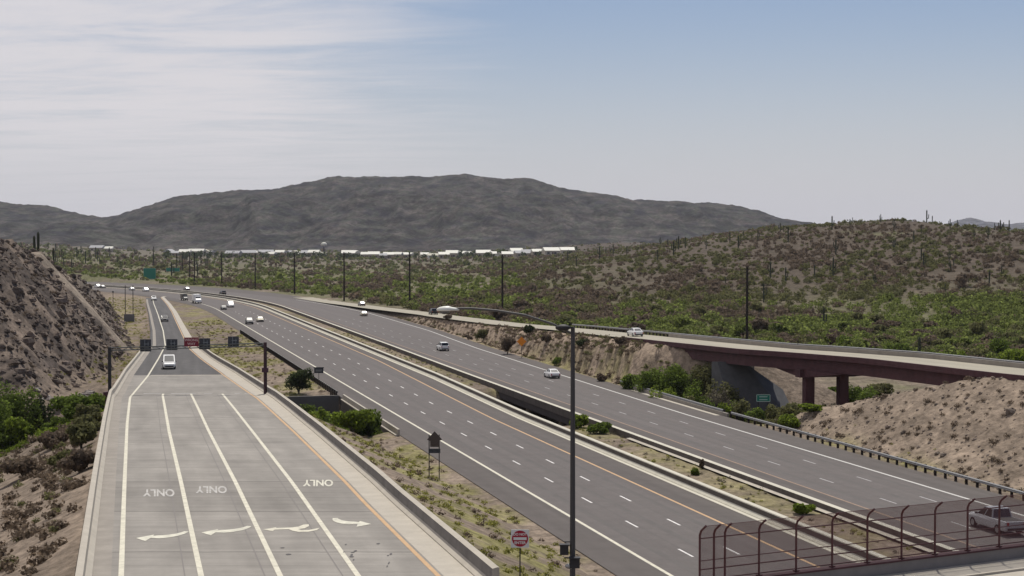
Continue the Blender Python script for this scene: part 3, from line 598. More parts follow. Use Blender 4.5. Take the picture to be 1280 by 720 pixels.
# ---------------------------------------------------------------- on-ramp and its brown bridge
OS = np.concatenate([np.arange(70, 640, 6.0)])
def orib(d, dz, ss=OS):
    x, y = sn2xy(ss, on_n(ss) + d); return [(a, b, float(oz(s)) + dz) for a, b, s in zip(x, y, ss)]
m_onr = mat('pale_pavement', (0.32, 0.295, 0.235), 0.9, var=0.07, scale=0.4, stretch=(0.5, 0.03), spec=0.2)
tag(strip('entrance_ramp', orib(-OW, 0.0), orib(OW, 0.0), m_onr), kind='structure')
tag(strip('entrance_ramp', orib(-3.6, .0), orib(3.6, .0), m_onr), kind='structure') if False else None
OS2 = np.arange(560, 1000, 15.0)
tag(strip('entrance_ramp', orib(-OW - 1, -0.002, OS2), orib(OW + 1, -0.002, OS2), m_onr), kind='structure') if False else None
ob = empty('ramp_bridge', (45, 225, 0), label='brown girder bridge with haunched piers carrying the entrance ramp over the wash on the right', cat='bridge')
gs = np.arange(150, 261, 4.0)
for d in (-OW - 0.15, OW + 0.15):
    loc(box_path('parapet', orib(d - .15, 0, gs), orib(d + .15, 0, gs), 0.16 if d < 0 else 0.55, -0.55, m_brown if d < 0 else m_concd), ob)
loc(box_path('deck', orib(-OW + .0, 0, gs), orib(OW, 0, gs), -0.05, -0.45, m_concd), ob)
for d in (-3.3, -1.1, 1.1, 3.3):
    o = box_path('girder', orib(d - .28, 0, gs), orib(d + .28, 0, gs), -0.45, -2.2, m_brown); loc(o, ob)
spier = [float(xy2sn(*pt(1030, 503, -1.2)[:2])[0])][0]; spier = 198.0
def oxy(s, d): x, y = sn2xy(s, on_n(s) + d); return float(x), float(y)
ang = math.atan2(SI, CO)
for sp_ in (spier,):
    x, y = oxy(sp_, 0); zt = float(oz(sp_)) - 2.15
    loc(MB().box((x, y, zt - 0.45), (8.2, 1.5, 1.1), rz=ang).build('pier_cap', m_brown), ob)
    for d in (-2.5, 2.5):
        x, y = oxy(sp_, d); loc(MB().box((x, y, (zt - 7) / 2 - .4), (1.3, 1.1, zt + 7 - 1), rz=ang).build('column', m_brown), ob)
    # haunch plates under the outer girder at the pier
    for d in (-3.3, 3.3):
        x, y = oxy(sp_, d); poly = [(-9, 0), (9, 0), (1.2, -1.0), (-1.2, -1.0)]; h = MB().prism(poly, -.25, .25).build('haunch', m_brown); h.location = (x, y, zt + 0.05); h.rotation_euler = (0, 0, ang + math.pi / 2 + 0.12); h.parent = ob; h.matrix_parent_inverse = Matrix.Translation(-Vector(ob.location))
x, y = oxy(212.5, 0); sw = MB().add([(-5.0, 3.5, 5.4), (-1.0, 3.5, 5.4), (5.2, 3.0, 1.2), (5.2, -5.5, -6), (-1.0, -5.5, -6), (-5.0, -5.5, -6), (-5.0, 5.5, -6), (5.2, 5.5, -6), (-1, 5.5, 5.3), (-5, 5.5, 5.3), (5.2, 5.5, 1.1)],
    [(0, 5, 4, 1), (1, 4, 3, 2), (0, 1, 8, 9), (1, 2, 10, 8), (0, 9, 6, 5), (2, 3, 7, 10), (9, 8, 10, 7, 6), (5, 6, 7, 3, 4)]).build('slope_paving', mat('shade_toned_slope', (0.085, 0.085, 0.09), 0.9, var=0.2, scale=.6))  # slope under the bridge, its shade put into a dark bluish colour
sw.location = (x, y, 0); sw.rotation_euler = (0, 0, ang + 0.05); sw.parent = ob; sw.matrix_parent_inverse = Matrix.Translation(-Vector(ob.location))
for s in (gs[-1] - 6,):
    x, y = oxy(s, 0); loc(MB().box((x, y, float(oz(s)) - 4.6), (9.6, 0.8, 8), rz=ang).build('abutment', m_concd), ob)

# ---------------------------------------------------------------- guard rails
def guardrail(fn, s0, s1, label, flip=1, step=1.95, zf=None):
    zf = zf or (lambda s: 0.0)
    x, y = sn2xy((s0 + s1) / 2, fn((s0 + s1) / 2)); root = empty('guardrail', (float(x), float(y), 0), label=label, cat='guardrail')
    ss = np.arange(s0, s1, 3.0); p = [(float(a), float(b), zf(s)) for a, b, s in zip(*sn2xy(ss, fn(ss)), ss)]
    r = 0.04 * flip
    loc(sweep('rail', p, [(0, .45), (-r, .50), (-2 * r, .53), (-r, .58), (0, .605), (-r, .63), (-2 * r, .68), (-r, .73), (0, .76), (r, .76), (r, .45)], m_steel), root)
    pm = None
    for i, s in enumerate(np.arange(s0, s1, step)[:98]):
        a, b = sn2xy(s, fn(s) + 0.19 * flip)
        if pm is None: o = MB().box((0, 0, 0.12), (0.22, 0.18, 1.30)).build('post', m_wood); pm = o
        else: o = pm.copy(); C.objects.link(o)
        o.parent = root; o.location = (float(a) - root.location.x, float(b) - root.location.y, zf(s)); o.rotation_euler = (0, 0, ang)
    return root
guardrail(k_(sb_out, 0.25), 100, 194, 'steel guardrail on dark wooden posts along the far shoulder below the tan embankment')
guardrail(k_(sb_out, 0.30), 196, 242, 'dark steel rail along the bridge edge above the green trees of the wash')
guardrail(k_(nb_out, -0.35), 234, 400, 'steel guardrail at the outer edge of the approaching lanes, left of the freeway bridge', flip=-1, step=1.9)
# long rail on the far side of the entrance ramp
guardrail(k_(on_n, OW + 0.35), 160, 320, 'long thin guardrail on the far side of the entrance ramp', zf=lambda s: float(oz(s)), step=2.0)

# ---------------------------------------------------------------- overpass at lower right
P0 = np.array([7.76, 66.6]); DR = np.array([0.885, 0.466]); DR /= np.linalg.norm(DR); PN = np.array([-DR[1], DR[0]])
oa = math.atan2(DR[1], DR[0])
def ov(t, d, z): q = P0 + DR * t + PN * d; return (float(q[0]), float(q[1]), z)
ovb = empty('overpass', (*ov(20, -6, 8.0)[:2], 8.0), label='concrete overpass deck with a grey parapet behind the chain link fence at lower right', cat='bridge')
def ovbox(name, t0, t1, d0, d1, z0, z1, m, parent=ovb):
    o = MB().box((0, 0, 0), (t1 - t0, d1 - d0, z1 - z0), rz=oa).build(name, m); q = ov((t0 + t1) / 2, (d0 + d1) / 2, (z0 + z1) / 2)
    o.parent = parent; o.location = Vector(q) - Vector(parent.location); return o
ovbox('deck', -3.4, 60, -16, -0.35, 7.0, 8.0, m_conc)
ovbox('sidewalk', -3.4, 60, -2.2, -0.36, 8.0, 8.10, m_conc)
ovbox('parapet', -3.4, 60, -0.34, 0.0, 6.2, 8.60, mat('parapet_concrete', (0.22, 0.20, 0.19), 0.9, var=0.12, scale=1))
ovbox('cap', -3.4, 60, -0.40, 0.05, 8.60, 8.68, m_brown)
ovbox('girder', -3.4, 60, -0.36, -0.05, 5.3, 6.2, m_brown)
fe = empty('chain_link_fence', ov(0, -0.17, 8.68), oa, label='tall brown chain link fence with curved-over posts standing on the overpass parapet', cat='fence')
posts_t = [0.0, 0.72, 1.28, 3.05] + [3.05 + 1.97 * i for i in range(1, 20)]
m_fpost = mat('brown_fence_paint', (0.085, 0.030, 0.032), 0.5)
fz = [(0, 0.0), (0, 2.0), (-0.10, 2.2), (-0.45, 2.46)]
pmesh = None
for t in posts_t:
    if pmesh is None:
        b_ = MB()
        for (a, z0), (a2, z1) in zip(fz[:-1], fz[1:]): b_.tube((0, a, z0), (0, a2, z1), 0.048, n=8)
        b_.box((0, 0, 0.03), (0.22, 0.2, 0.05)); pmesh = b_.build('post', m_fpost, parent=fe)
        o = pmesh
    else: o = pmesh.copy(); C.objects.link(o)
    o.location = (t, 0, 0)
for z_, r_ in ((0.12, 0.028), (0.55, 0.03), (0.92, 0.022), (1.86, 0.03)): MB().tube((0, 0, z_), (41, 0, z_), r_).build('rail', m_fpost, parent=fe)
MB().tube((0, -0.45, 2.46), (41, -0.45, 2.46), 0.012).build('rail', m_fpost, parent=fe)
# woven mesh: thin crossed wires following the curved posts
arc = [0.0]
for (a, z0), (a2, z1) in zip(fz[:-1], fz[1:]): arc.append(arc[-1] + math.hypot(a2 - a, z1 - z0))
def fp(u): return (np.interp(u, arc, [p[0] for p in fz]), np.interp(u, arc, [p[1] for p in fz]))
V = []; Fc = []; tot = arc[-1]; w_ = 0.0098
for sgn in (1, -1):
    t = -tot
    while t < 41 + tot:
        u = 0.0; pts_ = []
        for u in arc:
            tt = t + sgn * u
            pts_.append((tt, u))
        # clip to the fence length
        for (ta, ua), (tb, ub) in zip(pts_[:-1], pts_[1:]):
            if max(ta, tb) < 0 or min(ta, tb) > 41: continue
            def cl_(t0, u0, t1, u1): tc_ = min(max(t0, 0.0), 41.0); return tc_, (u0 + (u1 - u0) * (tc_ - t0) / (t1 - t0) if t1 != t0 else u0)
            (ta, ua), (tb, ub) = cl_(ta, ua, tb, ub), cl_(tb, ub, ta, ua)
            ya, za = fp(ua); yb, zb = fp(ub); b = len(V); q = w_ * 0.7
            V += [(ta - q, ya - .0, za), (ta + q, ya, za), (tb + q, yb, zb), (tb - q, yb, zb)]; Fc.append((b, b + 1, b + 2, b + 3))
        t += 0.052
mesh_from('wire_mesh', V, Fc, mat('fence_wire', (0.115, 0.045, 0.048), 0.7), parent=fe)
# guardrail along the crossroad at the bottom, between the ramp parapet and the pole
gr_ = empty('guardrail', ov(-12, 0, 7.6), oa, label='low brownish double guardrail at the bottom of the picture behind the do not enter sign', cat='guardrail')
gx0, gx1 = -10.5, 8.2
for z_ in (0.35, 0.62): MB().box(((gx0 + gx1) / 2, 0, z_), (gx1 - gx0, 0.07, 0.12)).build('rail', m_brown, parent=gr_)
for i in range(9): MB().box((gx0 + .1 + i * (gx1 - gx0 - .2) / 8, 0.12, 0.1), (0.12, 0.12, 1.2)).build('post', m_brown, parent=gr_)
# paved corner island below the ramp end
tag(mesh_from('crossroad', [ov(-60, -16, 7.6), ov(-3.2, -16, 7.6), ov(-3.2, -0.6, 7.6), ov(-60, -0.6, 7.6)], [(0, 1, 2, 3)], m_shld), kind='structure')

# ---------------------------------------------------------------- light pole with signals
lp = empty('street_light', (2.17, 57, 7.9), label='tall dark street light pole with a long curved arm and traffic signals, in the foreground', cat='street light')
b_ = MB(); b_.tube((0, 0, 0), (0, 0, 12.0), 0.115, 0.075, n=12); b_.box((0, 0, .1), (.5, .5, .2)); b_.build('pole', mat('pole_steel', (0.06, 0.058, 0.06), .5, metal=.2), parent=lp)
arm = MB(); pa = [(0, 11.75), (-0.7, 12.1), (-1.7, 12.42), (-2.7, 12.58), (-3.6, 12.66), (-4.15, 12.66)]
for (a, z0), (a2, z1) in zip(pa[:-1], pa[1:]): arm.tube((a, 0, z0), (a2, 0, z1), 0.045, 0.04)
arm.build('arm', mat('arm_steel', (0.10, 0.095, 0.09), 0.6), parent=lp)
def ell(sx, sy, sz, nu=16, nv=8, zmin=-1):
    V = []; Fc = []
    for j in range(nv + 1):
        th = math.pi * j / nv
        for i in range(nu): a = 2 * math.pi * i / nu; V.append((sx * math.sin(th) * math.cos(a), sy * math.sin(th) * math.sin(a), max(sz * math.cos(th), zmin)))
    for j in range(nv):
        for i in range(nu): Fc.append((j * nu + i, j * nu + (i + 1) % nu, (j + 1) * nu + (i + 1) % nu, (j + 1) * nu + i))
    return V, Fc
V, Fc = ell(0.42, 0.19, 0.13, zmin=-0.05); lh = MB().add([(x * (1.0 if x < 0 else 1.0), y * (1 if x < 0.1 else .6), z * (1 if x < .1 else .7)) for x, y, z in V], Fc).build('lamp_head', mat('white_enamel', (0.72, 0.72, 0.66), 0.4), parent=lp, smooth=True); lh.location = (-4.45, 0, 12.62)
V, Fc = ell(0.18, 0.13, 0.10); gl = MB().add(V, Fc).build('lens', mat('lamp_lens', (0.12, 0.12, 0.12), 0.2), parent=lh, smooth=True); gl.location = (-0.12, 0, -0.07)
V, Fc = ell(0.27, 0.16, 0.12); l2 = MB().add(V, Fc).box((0.2, 0, 0.0), (0.3, 0.08, 0.08)).build('lamp_head', m_dark, parent=lp); l2.location = (-0.36, -0.1, 11.98)
for (dx, dy, z, w) in ((-0.30, 0, 4.02, 0.30), (0.06, -0.28, 3.6, 0.36)):
    sg_ = MB().box((0, 0, 0), (w, .24, .36)).box((0, -.06, .19), (w + .04, .3, .04)).build('signal_head', m_dark, parent=lp); sg_.location = (dx, dy, z)
for z_ in (4.3, 3.72): MB().tube((-.3, 0, z_), (0, 0, z_), .025).build('bracket', m_dark, parent=lp)
V, Fc = ell(0.17, 0.1, 0.1); gb = MB().add(V, Fc).build('signal_backplate', m_steel, parent=lp, smooth=True); gb.location = (-0.12, -.3, 3.48)

# ---------------------------------------------------------------- signs
m_red = mat('sign_red', (0.36, 0.012, 0.035), 0.5); m_sw = mat('sign_white', (0.72, 0.72, 0.70), 0.5); m_grn = mat('sign_green', (0.015, 0.19, 0.135), 0.5); m_back = mat('sign_back', (0.045, 0.05, 0.06), 0.7); m_org = mat('sign_orange', (0.75, 0.25, 0.02), 0.5)
x, y = 0.38, 75.5; zg = tz(x, y)
dne = empty('road_sign', (x, y, zg), label='round red and white do not enter sign on a thin post in the near verge', cat='sign')
zc = CH - 375 / F * y - zg
MB().box((0, 0.03, (zc) / 2), (0.06, 0.05, zc)).build('post', m_dark, parent=dne)
pn = MB().box((0, 0, zc), (0.86, 0.02, 0.86)).build('panel', m_sw, parent=dne)
dk = MB(); k = 40; dk.prism([(0.385 * math.cos(2 * math.pi * i / k), zc + 0.385 * math.sin(2 * math.pi * i / k)) for i in range(k)], -0.016, -0.0105); dk.build('red_disc', m_red, parent=pn)
MB().box((0, -0.019, zc), (0.62, 0.004, 0.13)).build('white_bar', m_sw, parent=pn)
for tx, dz, sz in (('DO NOT', 0.20, 0.16), ('ENTER', -0.20, 0.18)):
    o = text_mesh(tx, sz, 'lettering', m_sw, parent=pn); o.rotation_euler = (R(90), 0, 0); o.location = (0, -0.0185, zc + dz)
# twin post diamond sign with plate, seen from behind
x, y, _ = pt(546, 599, 0.8); y = min(y, 160); x = (543 - 640) / F * y; zg = tz(x, y)
pl_ = F / y; zc = CH - (552 - YH) / pl_ - zg
ds = empty('road_sign', (x, y, zg), label='back of a dark pointed sign with a plate below, on two posts in grass', cat='sign')
for dx in (-0.52, 0.42): MB().box((dx, 0.04, zc / 2 + 0.3), (0.09, 0.07, zc + 0.6)).build('post', m_dark, parent=ds)
MB().prism([(0, zc + 0.92), (-.72, zc + .12), (-.42, zc + 0.02), (-.42, zc - .55), (.42, zc - .55), (.42, zc + .02), (.72, zc + .12)], -0.03, 0).build('panel', mat('sign_back_brown', (0.075, 0.06, 0.055), 0.7), parent=ds)
MB().box((-0.02, -0.02, zc - 0.92), (1.1, 0.03, 0.42)).build('plate', m_back, parent=ds)
# small sign seen from behind, beside the approaching lanes
xs_, ys_ = sn2xy(256, 35.6); x, y = float(xs_), float(ys_); zg = 0
bs = empty('road_sign', (x, y, zg), label='small grey sign seen from behind on one post at the edge of the approaching lanes', cat='sign')
zc = CH - 163 / F * y; x_ = (398 - 640) / F * y - x
MB().box((x_, 0.04, zc / 2), (0.08, 0.08, zc)).build('post', m_dark, parent=bs); MB().box((x_, 0, zc), (1.5, 0.03, 0.95)).box((x_, -.03, zc + .42), (1.7, .04, .14)).build('panel', m_back, parent=bs)
MB().box((x_, -0.05, zc - .05), (1.0, 0.03, 0.35)).build('bracket', mat('sign_back_grey', (0.14, .14, .15), .7), parent=bs)
# green signs facing the camera
def gsign(px, py, w, h, z0, dist, label, gap=0.6, lines=2):
    y = dist; x = (px - 640) / F * y; zg = tz(x, y); zc = CH - (py - YH) * y / F - zg
    o = empty('guide_sign', (x, y, zg), label=label, cat='sign')
    for dx in (-w * .36, w * .36): MB().box((dx, 0.06, (zc) / 2), (0.15, 0.1, zc)).build('post', m_dark, parent=o)
    p = MB().box((0, 0, zc), (w, 0.05, h)).build('panel', m_grn, parent=o)
    fr = MB()
    for dx in (-w / 2 + .05, w / 2 - .05): fr.box((dx, -0.03, zc), (0.05, 0.006, h - .1))
    for dz in (-h / 2 + .05, h / 2 - .05): fr.box((0, -0.03, zc + dz), (w - .16, 0.006, 0.05))
    fr.build('border', m_sw, parent=p); return o, p, zc
o, p, zc = gsign(955, 498, 1.9, 1.0, 0, 216, 'small green sign on two posts among the bushes in front of the shaded bridge')
for dz in (.18, -.2): MB().box((0, -0.032, zc + dz), (1.1, 0.006, 0.14)).build('legend', mat('sign_legend', (0.35, .5, .45), .6), parent=p)
gsign(187, 342, 7.0, 6.2, 0, 900, 'large square green guide sign beside the far end of the freeway')
gsign(216, 337, 9.0, 2.4, 0, 1050, 'wide low green guide sign further off to the right of the large square one')
# orange diamond
x, y, _ = pt(652, 436, 1.8); zg = tz(x, y); zc = CH - 127 / F * y - zg
og = empty('road_sign', (x, y, zg), label='orange diamond roadwork sign among shrubs on the bank between the roads', cat='sign')
MB().box((0, 0.04, zc / 2), (0.08, 0.06, zc)).build('post', m_dark, parent=og); MB().prism([(0, zc + .95), (.95, zc), (0, zc - .95), (-.95, zc)], -.02, .02).build('panel', m_org, parent=og)
# large grey sign back with two posts and slim poles on the left verge
x, y = (161 - 640) / F * 455, 455; zg = tz(x, y)
gs_ = empty('road_sign', (x, y, zg), label='tall grey sign back on two posts in the left verge beside the far exit ramp', cat='sign')
for dx in (-1.1, 1.1): MB().box((dx, .08, 5.2), (0.18, .14, 10.4)).build('post', m_dark, parent=gs_)
zc = CH - 100 / F * y - zg; MB().box((0, 0, zc), (3.0, .05, 3.3)).build('panel', mat('sign_back_pale', (0.17, .17, .17), .7), parent=gs_)
x, y = (141 - 640) / F * 520, 520; sp_o = empty('sign_post', (x, y, tz(x, y)), label='slim dark pole alone left of the tall grey sign back', cat='pole')
MB().tube((0, 0, 0), (0, 0, 6.5), .09).build('pole', m_dark, parent=sp_o); MB().box((0, 0, 6.5), (.5, .1, .5)).build('panel', m_back, parent=sp_o)

# overhead gantry
GY = 196.0; gxl = (136 - 640) / F * GY; gxr = (331 - 640) / F * GY; gzl = CH - (435 - YH) * GY / F; gzr = CH - (429 - YH) * GY / F
ga = empty('sign_gantry', ((gxl + gxr) / 2, GY, 0), label='dark overhead gantry spanning the exit ramp with sign backs and red wrong way sign', cat='gantry')
gc = ga.location
b_ = MB(); b_.tube((gxl - gc.x, 0, -5.5), (gxl - gc.x, 0, gzl + .1), .24, .20, n=12); b_.build('post', m_dark, parent=ga)
b_ = MB(); b_.tube((gxr - gc.x, 0, -2.2), (gxr - gc.x, 0, gzr + .1), .24, .20, n=12); b_.build('post', mat('gantry_post_brown', (.045, .02, .024), .6), parent=ga)
for dz in (0, .32): MB().tube((gxl - gc.x, 0, gzl - dz), (gxr - gc.x, 0, gzr - dz), .07).build('beam', mat('gantry_steel', (.10, .105, .10), .5), parent=ga)
bt = MB()
for i in range(24):
    t0, t1 = i / 24, (i + 1) / 24; f0 = lambda t, dz: (gxl - gc.x + (gxr - gxl) * t, 0, gzl + (gzr - gzl) * t - dz); bt.tube(f0(t0, 0 if i % 2 else .32), f0(t1, .32 if i % 2 else 0), .03, n=5)
bt.build('lattice', mat('lattice_steel', (.12, .12, .12), .5), parent=ga)
for xq_, dz in ((gxl - gc.x, gzl - 3.2 - 3.3 - .4), (gxr - gc.x, gzr - 3.3)): MB().box((xq_, -.1, dz), (.75, .5, .55)).build('control_box', mat('box_brown', (.055, .02, .035), .6), parent=ga)
MB().box((gxl - gc.x, -.2, -.2), (1.2, 1.2, 9.2)).build('pedestal', m_brown, parent=ga)
for i, (px_, py_, hh) in enumerate(((181, 432, 1.5), (216 - 2, 431, 1.35), (255, 430, 1.35), (291, 427.5, 1.35))):
    x = (px_ - 640) / F * GY - gc.x; z = CH - (py_ - YH) * GY / F
    pn = MB().box((x, .12, z), (1.35, .06, hh)).build('sign_panel', m_back, parent=ga)
    MB().box((x - .08, .05, z), (.07, .05, hh * .9)).box((x + .12, .052, z + .18), (.62, .05, .09)).box((x + .15, .056, z - .22), (.42, .05, .10)).box((x + .32, .06, z), (.06, .05, hh * .6)).build('bracket', mat('bracket_steel', (.17, .19, .21), .5), parent=pn)
x = (239 - 640) / F * GY - gc.x; z = CH - (427.5 - YH) * GY / F
pn = MB().box((x, -.16, z), (1.78, .05, 1.1)).build('wrong_way_panel', mat('wrong_way_red', (.16, .01, .025), .5), parent=ga)
for tx, dz in (('WRONG', .23), ('WAY', -.24)):
    o = text_mesh(tx, .42, 'lettering', mat('wrong_way_white', (.5, .35, .35), .6), parent=pn); o.rotation_euler = (R(90), 0, 0); o.location = (x, -.19, z + dz)

# ---------------------------------------------------------------- utility poles
def upole(x, y, h, label, src=None, group='utility poles along the entrance ramp'):
    z = tz(x, y)
    if src is None:
        o = empty('utility_pole', (x, y, z), label=label, cat='utility pole', group=group)
        MB().tube((0, 0, -1), (0, 0, 18), .34, .24, n=10).build('pole', m_wood, parent=o)
        b = MB(); b.box((0, 0, 17.2), (1.1, .16, .16), rz=.5)
        b.build('crossarm', m_wood, parent=o)
        b = MB()
        for d in (-.48, 0, .48): b.tube((d * math.cos(.5), d * math.sin(.5), 17.28), (d * math.cos(.5), d * math.sin(.5), 17.55), .06)
        b.build('insulators', m_dark, parent=o); o.scale = (1, 1, h / 18); return o
    return copy_tree(src, loc=(x, y, z), sc=(1, 1, h / 18), label=label, group=group)
up0 = None
poles = [(628, 398, 318, 0.2, 'tallest-looking utility pole, behind the long lamp arm in the middle of the picture'), (512, 385, 316, .2, 'utility pole just left of the lamp head on the long arm'), (430, 376, 315, .2, 'utility pole just left of the two cars beside the ramp merge'),
         (368, 367, 316, .2, 'utility pole standing third to the left of the lamp head'), (319, 361, 317, .2, 'utility pole standing fourth to the left from the lamp head'), (277, 357, 317, .2, 'utility pole standing above the distant dark car on the bend'),
         (243, 353.5, 316, .2, 'thicker utility pole at the right end of the close row of far poles'), (237, 349, 316, .2, 'thin far utility pole directly left of the thicker one'), (228, 342, 317, .2, 'thin far utility pole in the middle of the close far row'), (221, 338, 317, .2, 'faintest far utility pole at the left end of the close row'), (192, 335, 308, .2, 'thin lone pole behind the large green guide sign')]
for i, (px_, yb, yt, z0, lab) in enumerate(poles):
    y = F * (CH - z0) / (yb - YH); y = min(y, 1150); x = (px_ - 640) / F * y; zg = tz(x, y); h = CH - (yt - YH) * y / F - zg
    o = upole(x, y, h, lab, up0); up0 = up0 or o
y = 352.0; x = (934 - 640) / F * y; upole(x, y, CH - 33 * y / F - tz(x, y), 'lone dark utility pole behind the brown bridge on the right', up0, group='utility poles along the entrance ramp')

# ---------------------------------------------------------------- plants
def clump(V, Fl, c, rad, n, sz, g, flat=0.75):
    """n leaf-cluster quads in an ellipsoid shell around c"""
    d = g.normal(size=(n, 3)); d /= np.linalg.norm(d, axis=1)[:, None]; r = g.uniform(0.35, 1.0, n) ** 0.6
    P = np.array(c) + d * r[:, None] * np.array(rad)
    a = g.normal(size=(n, 3)); a /= np.linalg.norm(a, axis=1)[:, None]; b = np.cross(a, d); b /= np.linalg.norm(b, axis=1)[:, None] + 1e-6
    s = sz * g.uniform(0.5, 1.3, n)[:, None]; a = a * s; b = b * s * flat
    base = sum(len(v) for v in V); V.append(np.stack([P - a - b, P + a - b, P + a + b, P - a + b], 1).reshape(-1, 3))
    Fl.append(base + np.arange(n * 4).reshape(-1, 4))
def leafmat(name, c, isl=0.35, var=0.25, sc=0.6, tr=0.5):
    m = mat(name, c, 0.8, var=var, scale=sc, island=isl, spec=0.1); t = m.node_tree; b = t.nodes['Principled BSDF']; out = t.nodes['Material Output']
    tl = N(t, 'ShaderNodeBsdfTranslucent'); mx_ = N(t, 'ShaderNodeMixShader'); mx_.inputs[0].default_value = tr
    t.links.new(b.inputs['Base Color'].links[0].from_socket, tl.inputs[0]); t.links.new(b.outputs[0], mx_.inputs[1]); t.links.new(tl.outputs[0], mx_.inputs[2]); t.links.new(mx_.outputs[0], out.inputs[0]); return m
lm = {'green': leafmat('leaf_green', (0.115, 0.158, 0.030), tr=.62), 'bright': leafmat('leaf_bright', (0.155, 0.205, 0.028), tr=.62), 'olive': leafmat('leaf_olive', (0.138, 0.138, 0.058)), 'dark': leafmat('leaf_dark', (0.052, 0.068, 0.026)),
      'brush': leafmat('brush_brown', (0.155, 0.118, 0.085), tr=.45), 'yellow': leafmat('leaf_yellow', (0.24, 0.235, 0.06), tr=.6), 'far': leafmat('leaf_far', (0.140, 0.155, 0.060), tr=.6), 'plain': leafmat('leaf_plain', (0.155, 0.185, 0.050), tr=.6), 'grey': leafmat('leaf_grey', (0.13, 0.115, 0.085))}
m_bark = mat('bark', (0.10, 0.075, 0.05), 0.9, var=0.2, scale=3)
def bush_mesh(seed, key, w, h, n, sz, nb=7):
    g = np.random.default_rng(seed); V = []; Fl = []
    for i in range(nb):
        a = g.uniform(0, 2 * math.pi); r = g.uniform(0, .36) * w; cz = g.uniform(.32, .72) * h
        clump(V, Fl, (r * math.cos(a), r * math.sin(a), cz), (w * g.uniform(.13, .26), w * g.uniform(.13, .26), h * g.uniform(.14, .3)), n // nb, sz, g)
    return np.concatenate(V), np.concatenate(Fl)
protos = {}
def bush(px_, py_, w, h, key, label, z=None, dist=None, cat='bush', name='bush', group=None, seed=None, n=None, xy=None, trunk=True):
    if xy: x, y = xy
    elif dist: y = dist; x = (px_ - 640) / F * y
    else:
        z_ = 0 if z is None else z
        for _ in range(25):
            x, y, _q = pt(px_, py_, z_); z_ = 0.5 * z_ + 0.5 * tz(x, y)
    zg = tz(x, y) - 0.1; n = n or int(500 + 560 * w)
    sz = 0.07 + 0.018 * w if w < 3 else 0.125
    seed = seed or int(abs(x * 7 + y * 13)) % 1000
    o = empty(name, (x, y, zg), label=label, cat=cat, group=group)
    V, Fq = bush_mesh(seed, key, w, h, n, sz, nb=13 if w > 2 else 6); mesh_from('crown' if name != 'bush' else 'foliage', V, Fq, lm[key], parent=o)
    if trunk:
        b = MB(); g = random.Random(seed)
        for i in range(4):
            a = g.uniform(0, 6.28); q = (math.cos(a) * w * .22, math.sin(a) * w * .22, h * .6); b.tube((0, 0, 0), (q[0] * .4, q[1] * .4, h * .3), .035 * w / 2 + .02, .03 * w / 2, n=5); b.tube((q[0] * .4, q[1] * .4, h * .3), q, .03 * w / 2, .012, n=5)
        b.build('trunk' if name != 'bush' else 'stems', m_bark, parent=o)
    return o
T = 'tree'
# by the wash, left
bush(16, 520, 8.5, 10.5, 'green', 'large green tree at the left edge below the rocky cut', dist=214, cat='tree', name=T)
bush(-14, 540, 8.0, 9.0, 'green', 'green tree cut by the left edge, in front of the large one', dist=206, cat='tree', name=T)
bush(46, 522, 4.5, 8.0, 'dark', 'darker rounded bush right of the large green tree at the left edge', dist=216)
for i, (a, b_y, w, h, k, d, l) in enumerate([(15, 560, 6, 3.5, 'green', 205, 'wide green bush at the left edge under the trees of the wash'), (50, 572, 5, 3.0, 'bright', 200, 'bright green bush in the left wash beside pale boulders'), (85, 560, 5, 3.2, 'green', 203, 'green bush in the left wash midway between the boulders and the ramp'),
    (112, 530, 4.5, 4.5, 'green', 207, 'tall green bush against the left parapet of the exit ramp'), (122, 500, 2.6, 3.2, 'dark', 214, 'dark green bush behind the gantry post on the left'), (104, 545, 4.0, 3.4, 'bright', 198, 'bright bush at the foot of the left ramp parapet'), (30, 590, 3.6, 1.8, 'bright', 188, 'low yellow-green bush on the near bank of the left wash'),
    (60, 600, 3.4, 1.6, 'olive', 185, 'low olive bush on the near bank of the left wash, right of the yellow-green one'), (108, 640, 3.2, 2.2, 'olive', 150, 'olive bush hugging the left parapet of the exit ramp'), (80, 700, 2.8, 1.6, 'olive', 128, 'olive bush at the bottom left corner beside the ramp'), (18, 548, 3.5, 2.6, 'dark', 214, 'dark bush low at the left edge in the wash')]):
    bush(a, b_y, w, h, k, l, dist=d)
for a, d, w, h, k, l in [(100, 138, 3.4, 2.6, 'olive', 'broad olive bush low beside the left ramp parapet'), (62, 150, 3.0, 1.9, 'brush', 'brown bush alone on the near slope left of the ramp'), (28, 132, 3.4, 1.9, 'brush', 'brown bush near the bottom of the left picture edge'), (96, 118, 3.0, 2.0, 'brush', 'brown bush at the bottom beside the ramp parapet'), (112, 160, 3.0, 2.4, 'olive', 'olive bush against the parapet above the broad one')]:
    bush(a, 0, w, h, k, l, dist=d)
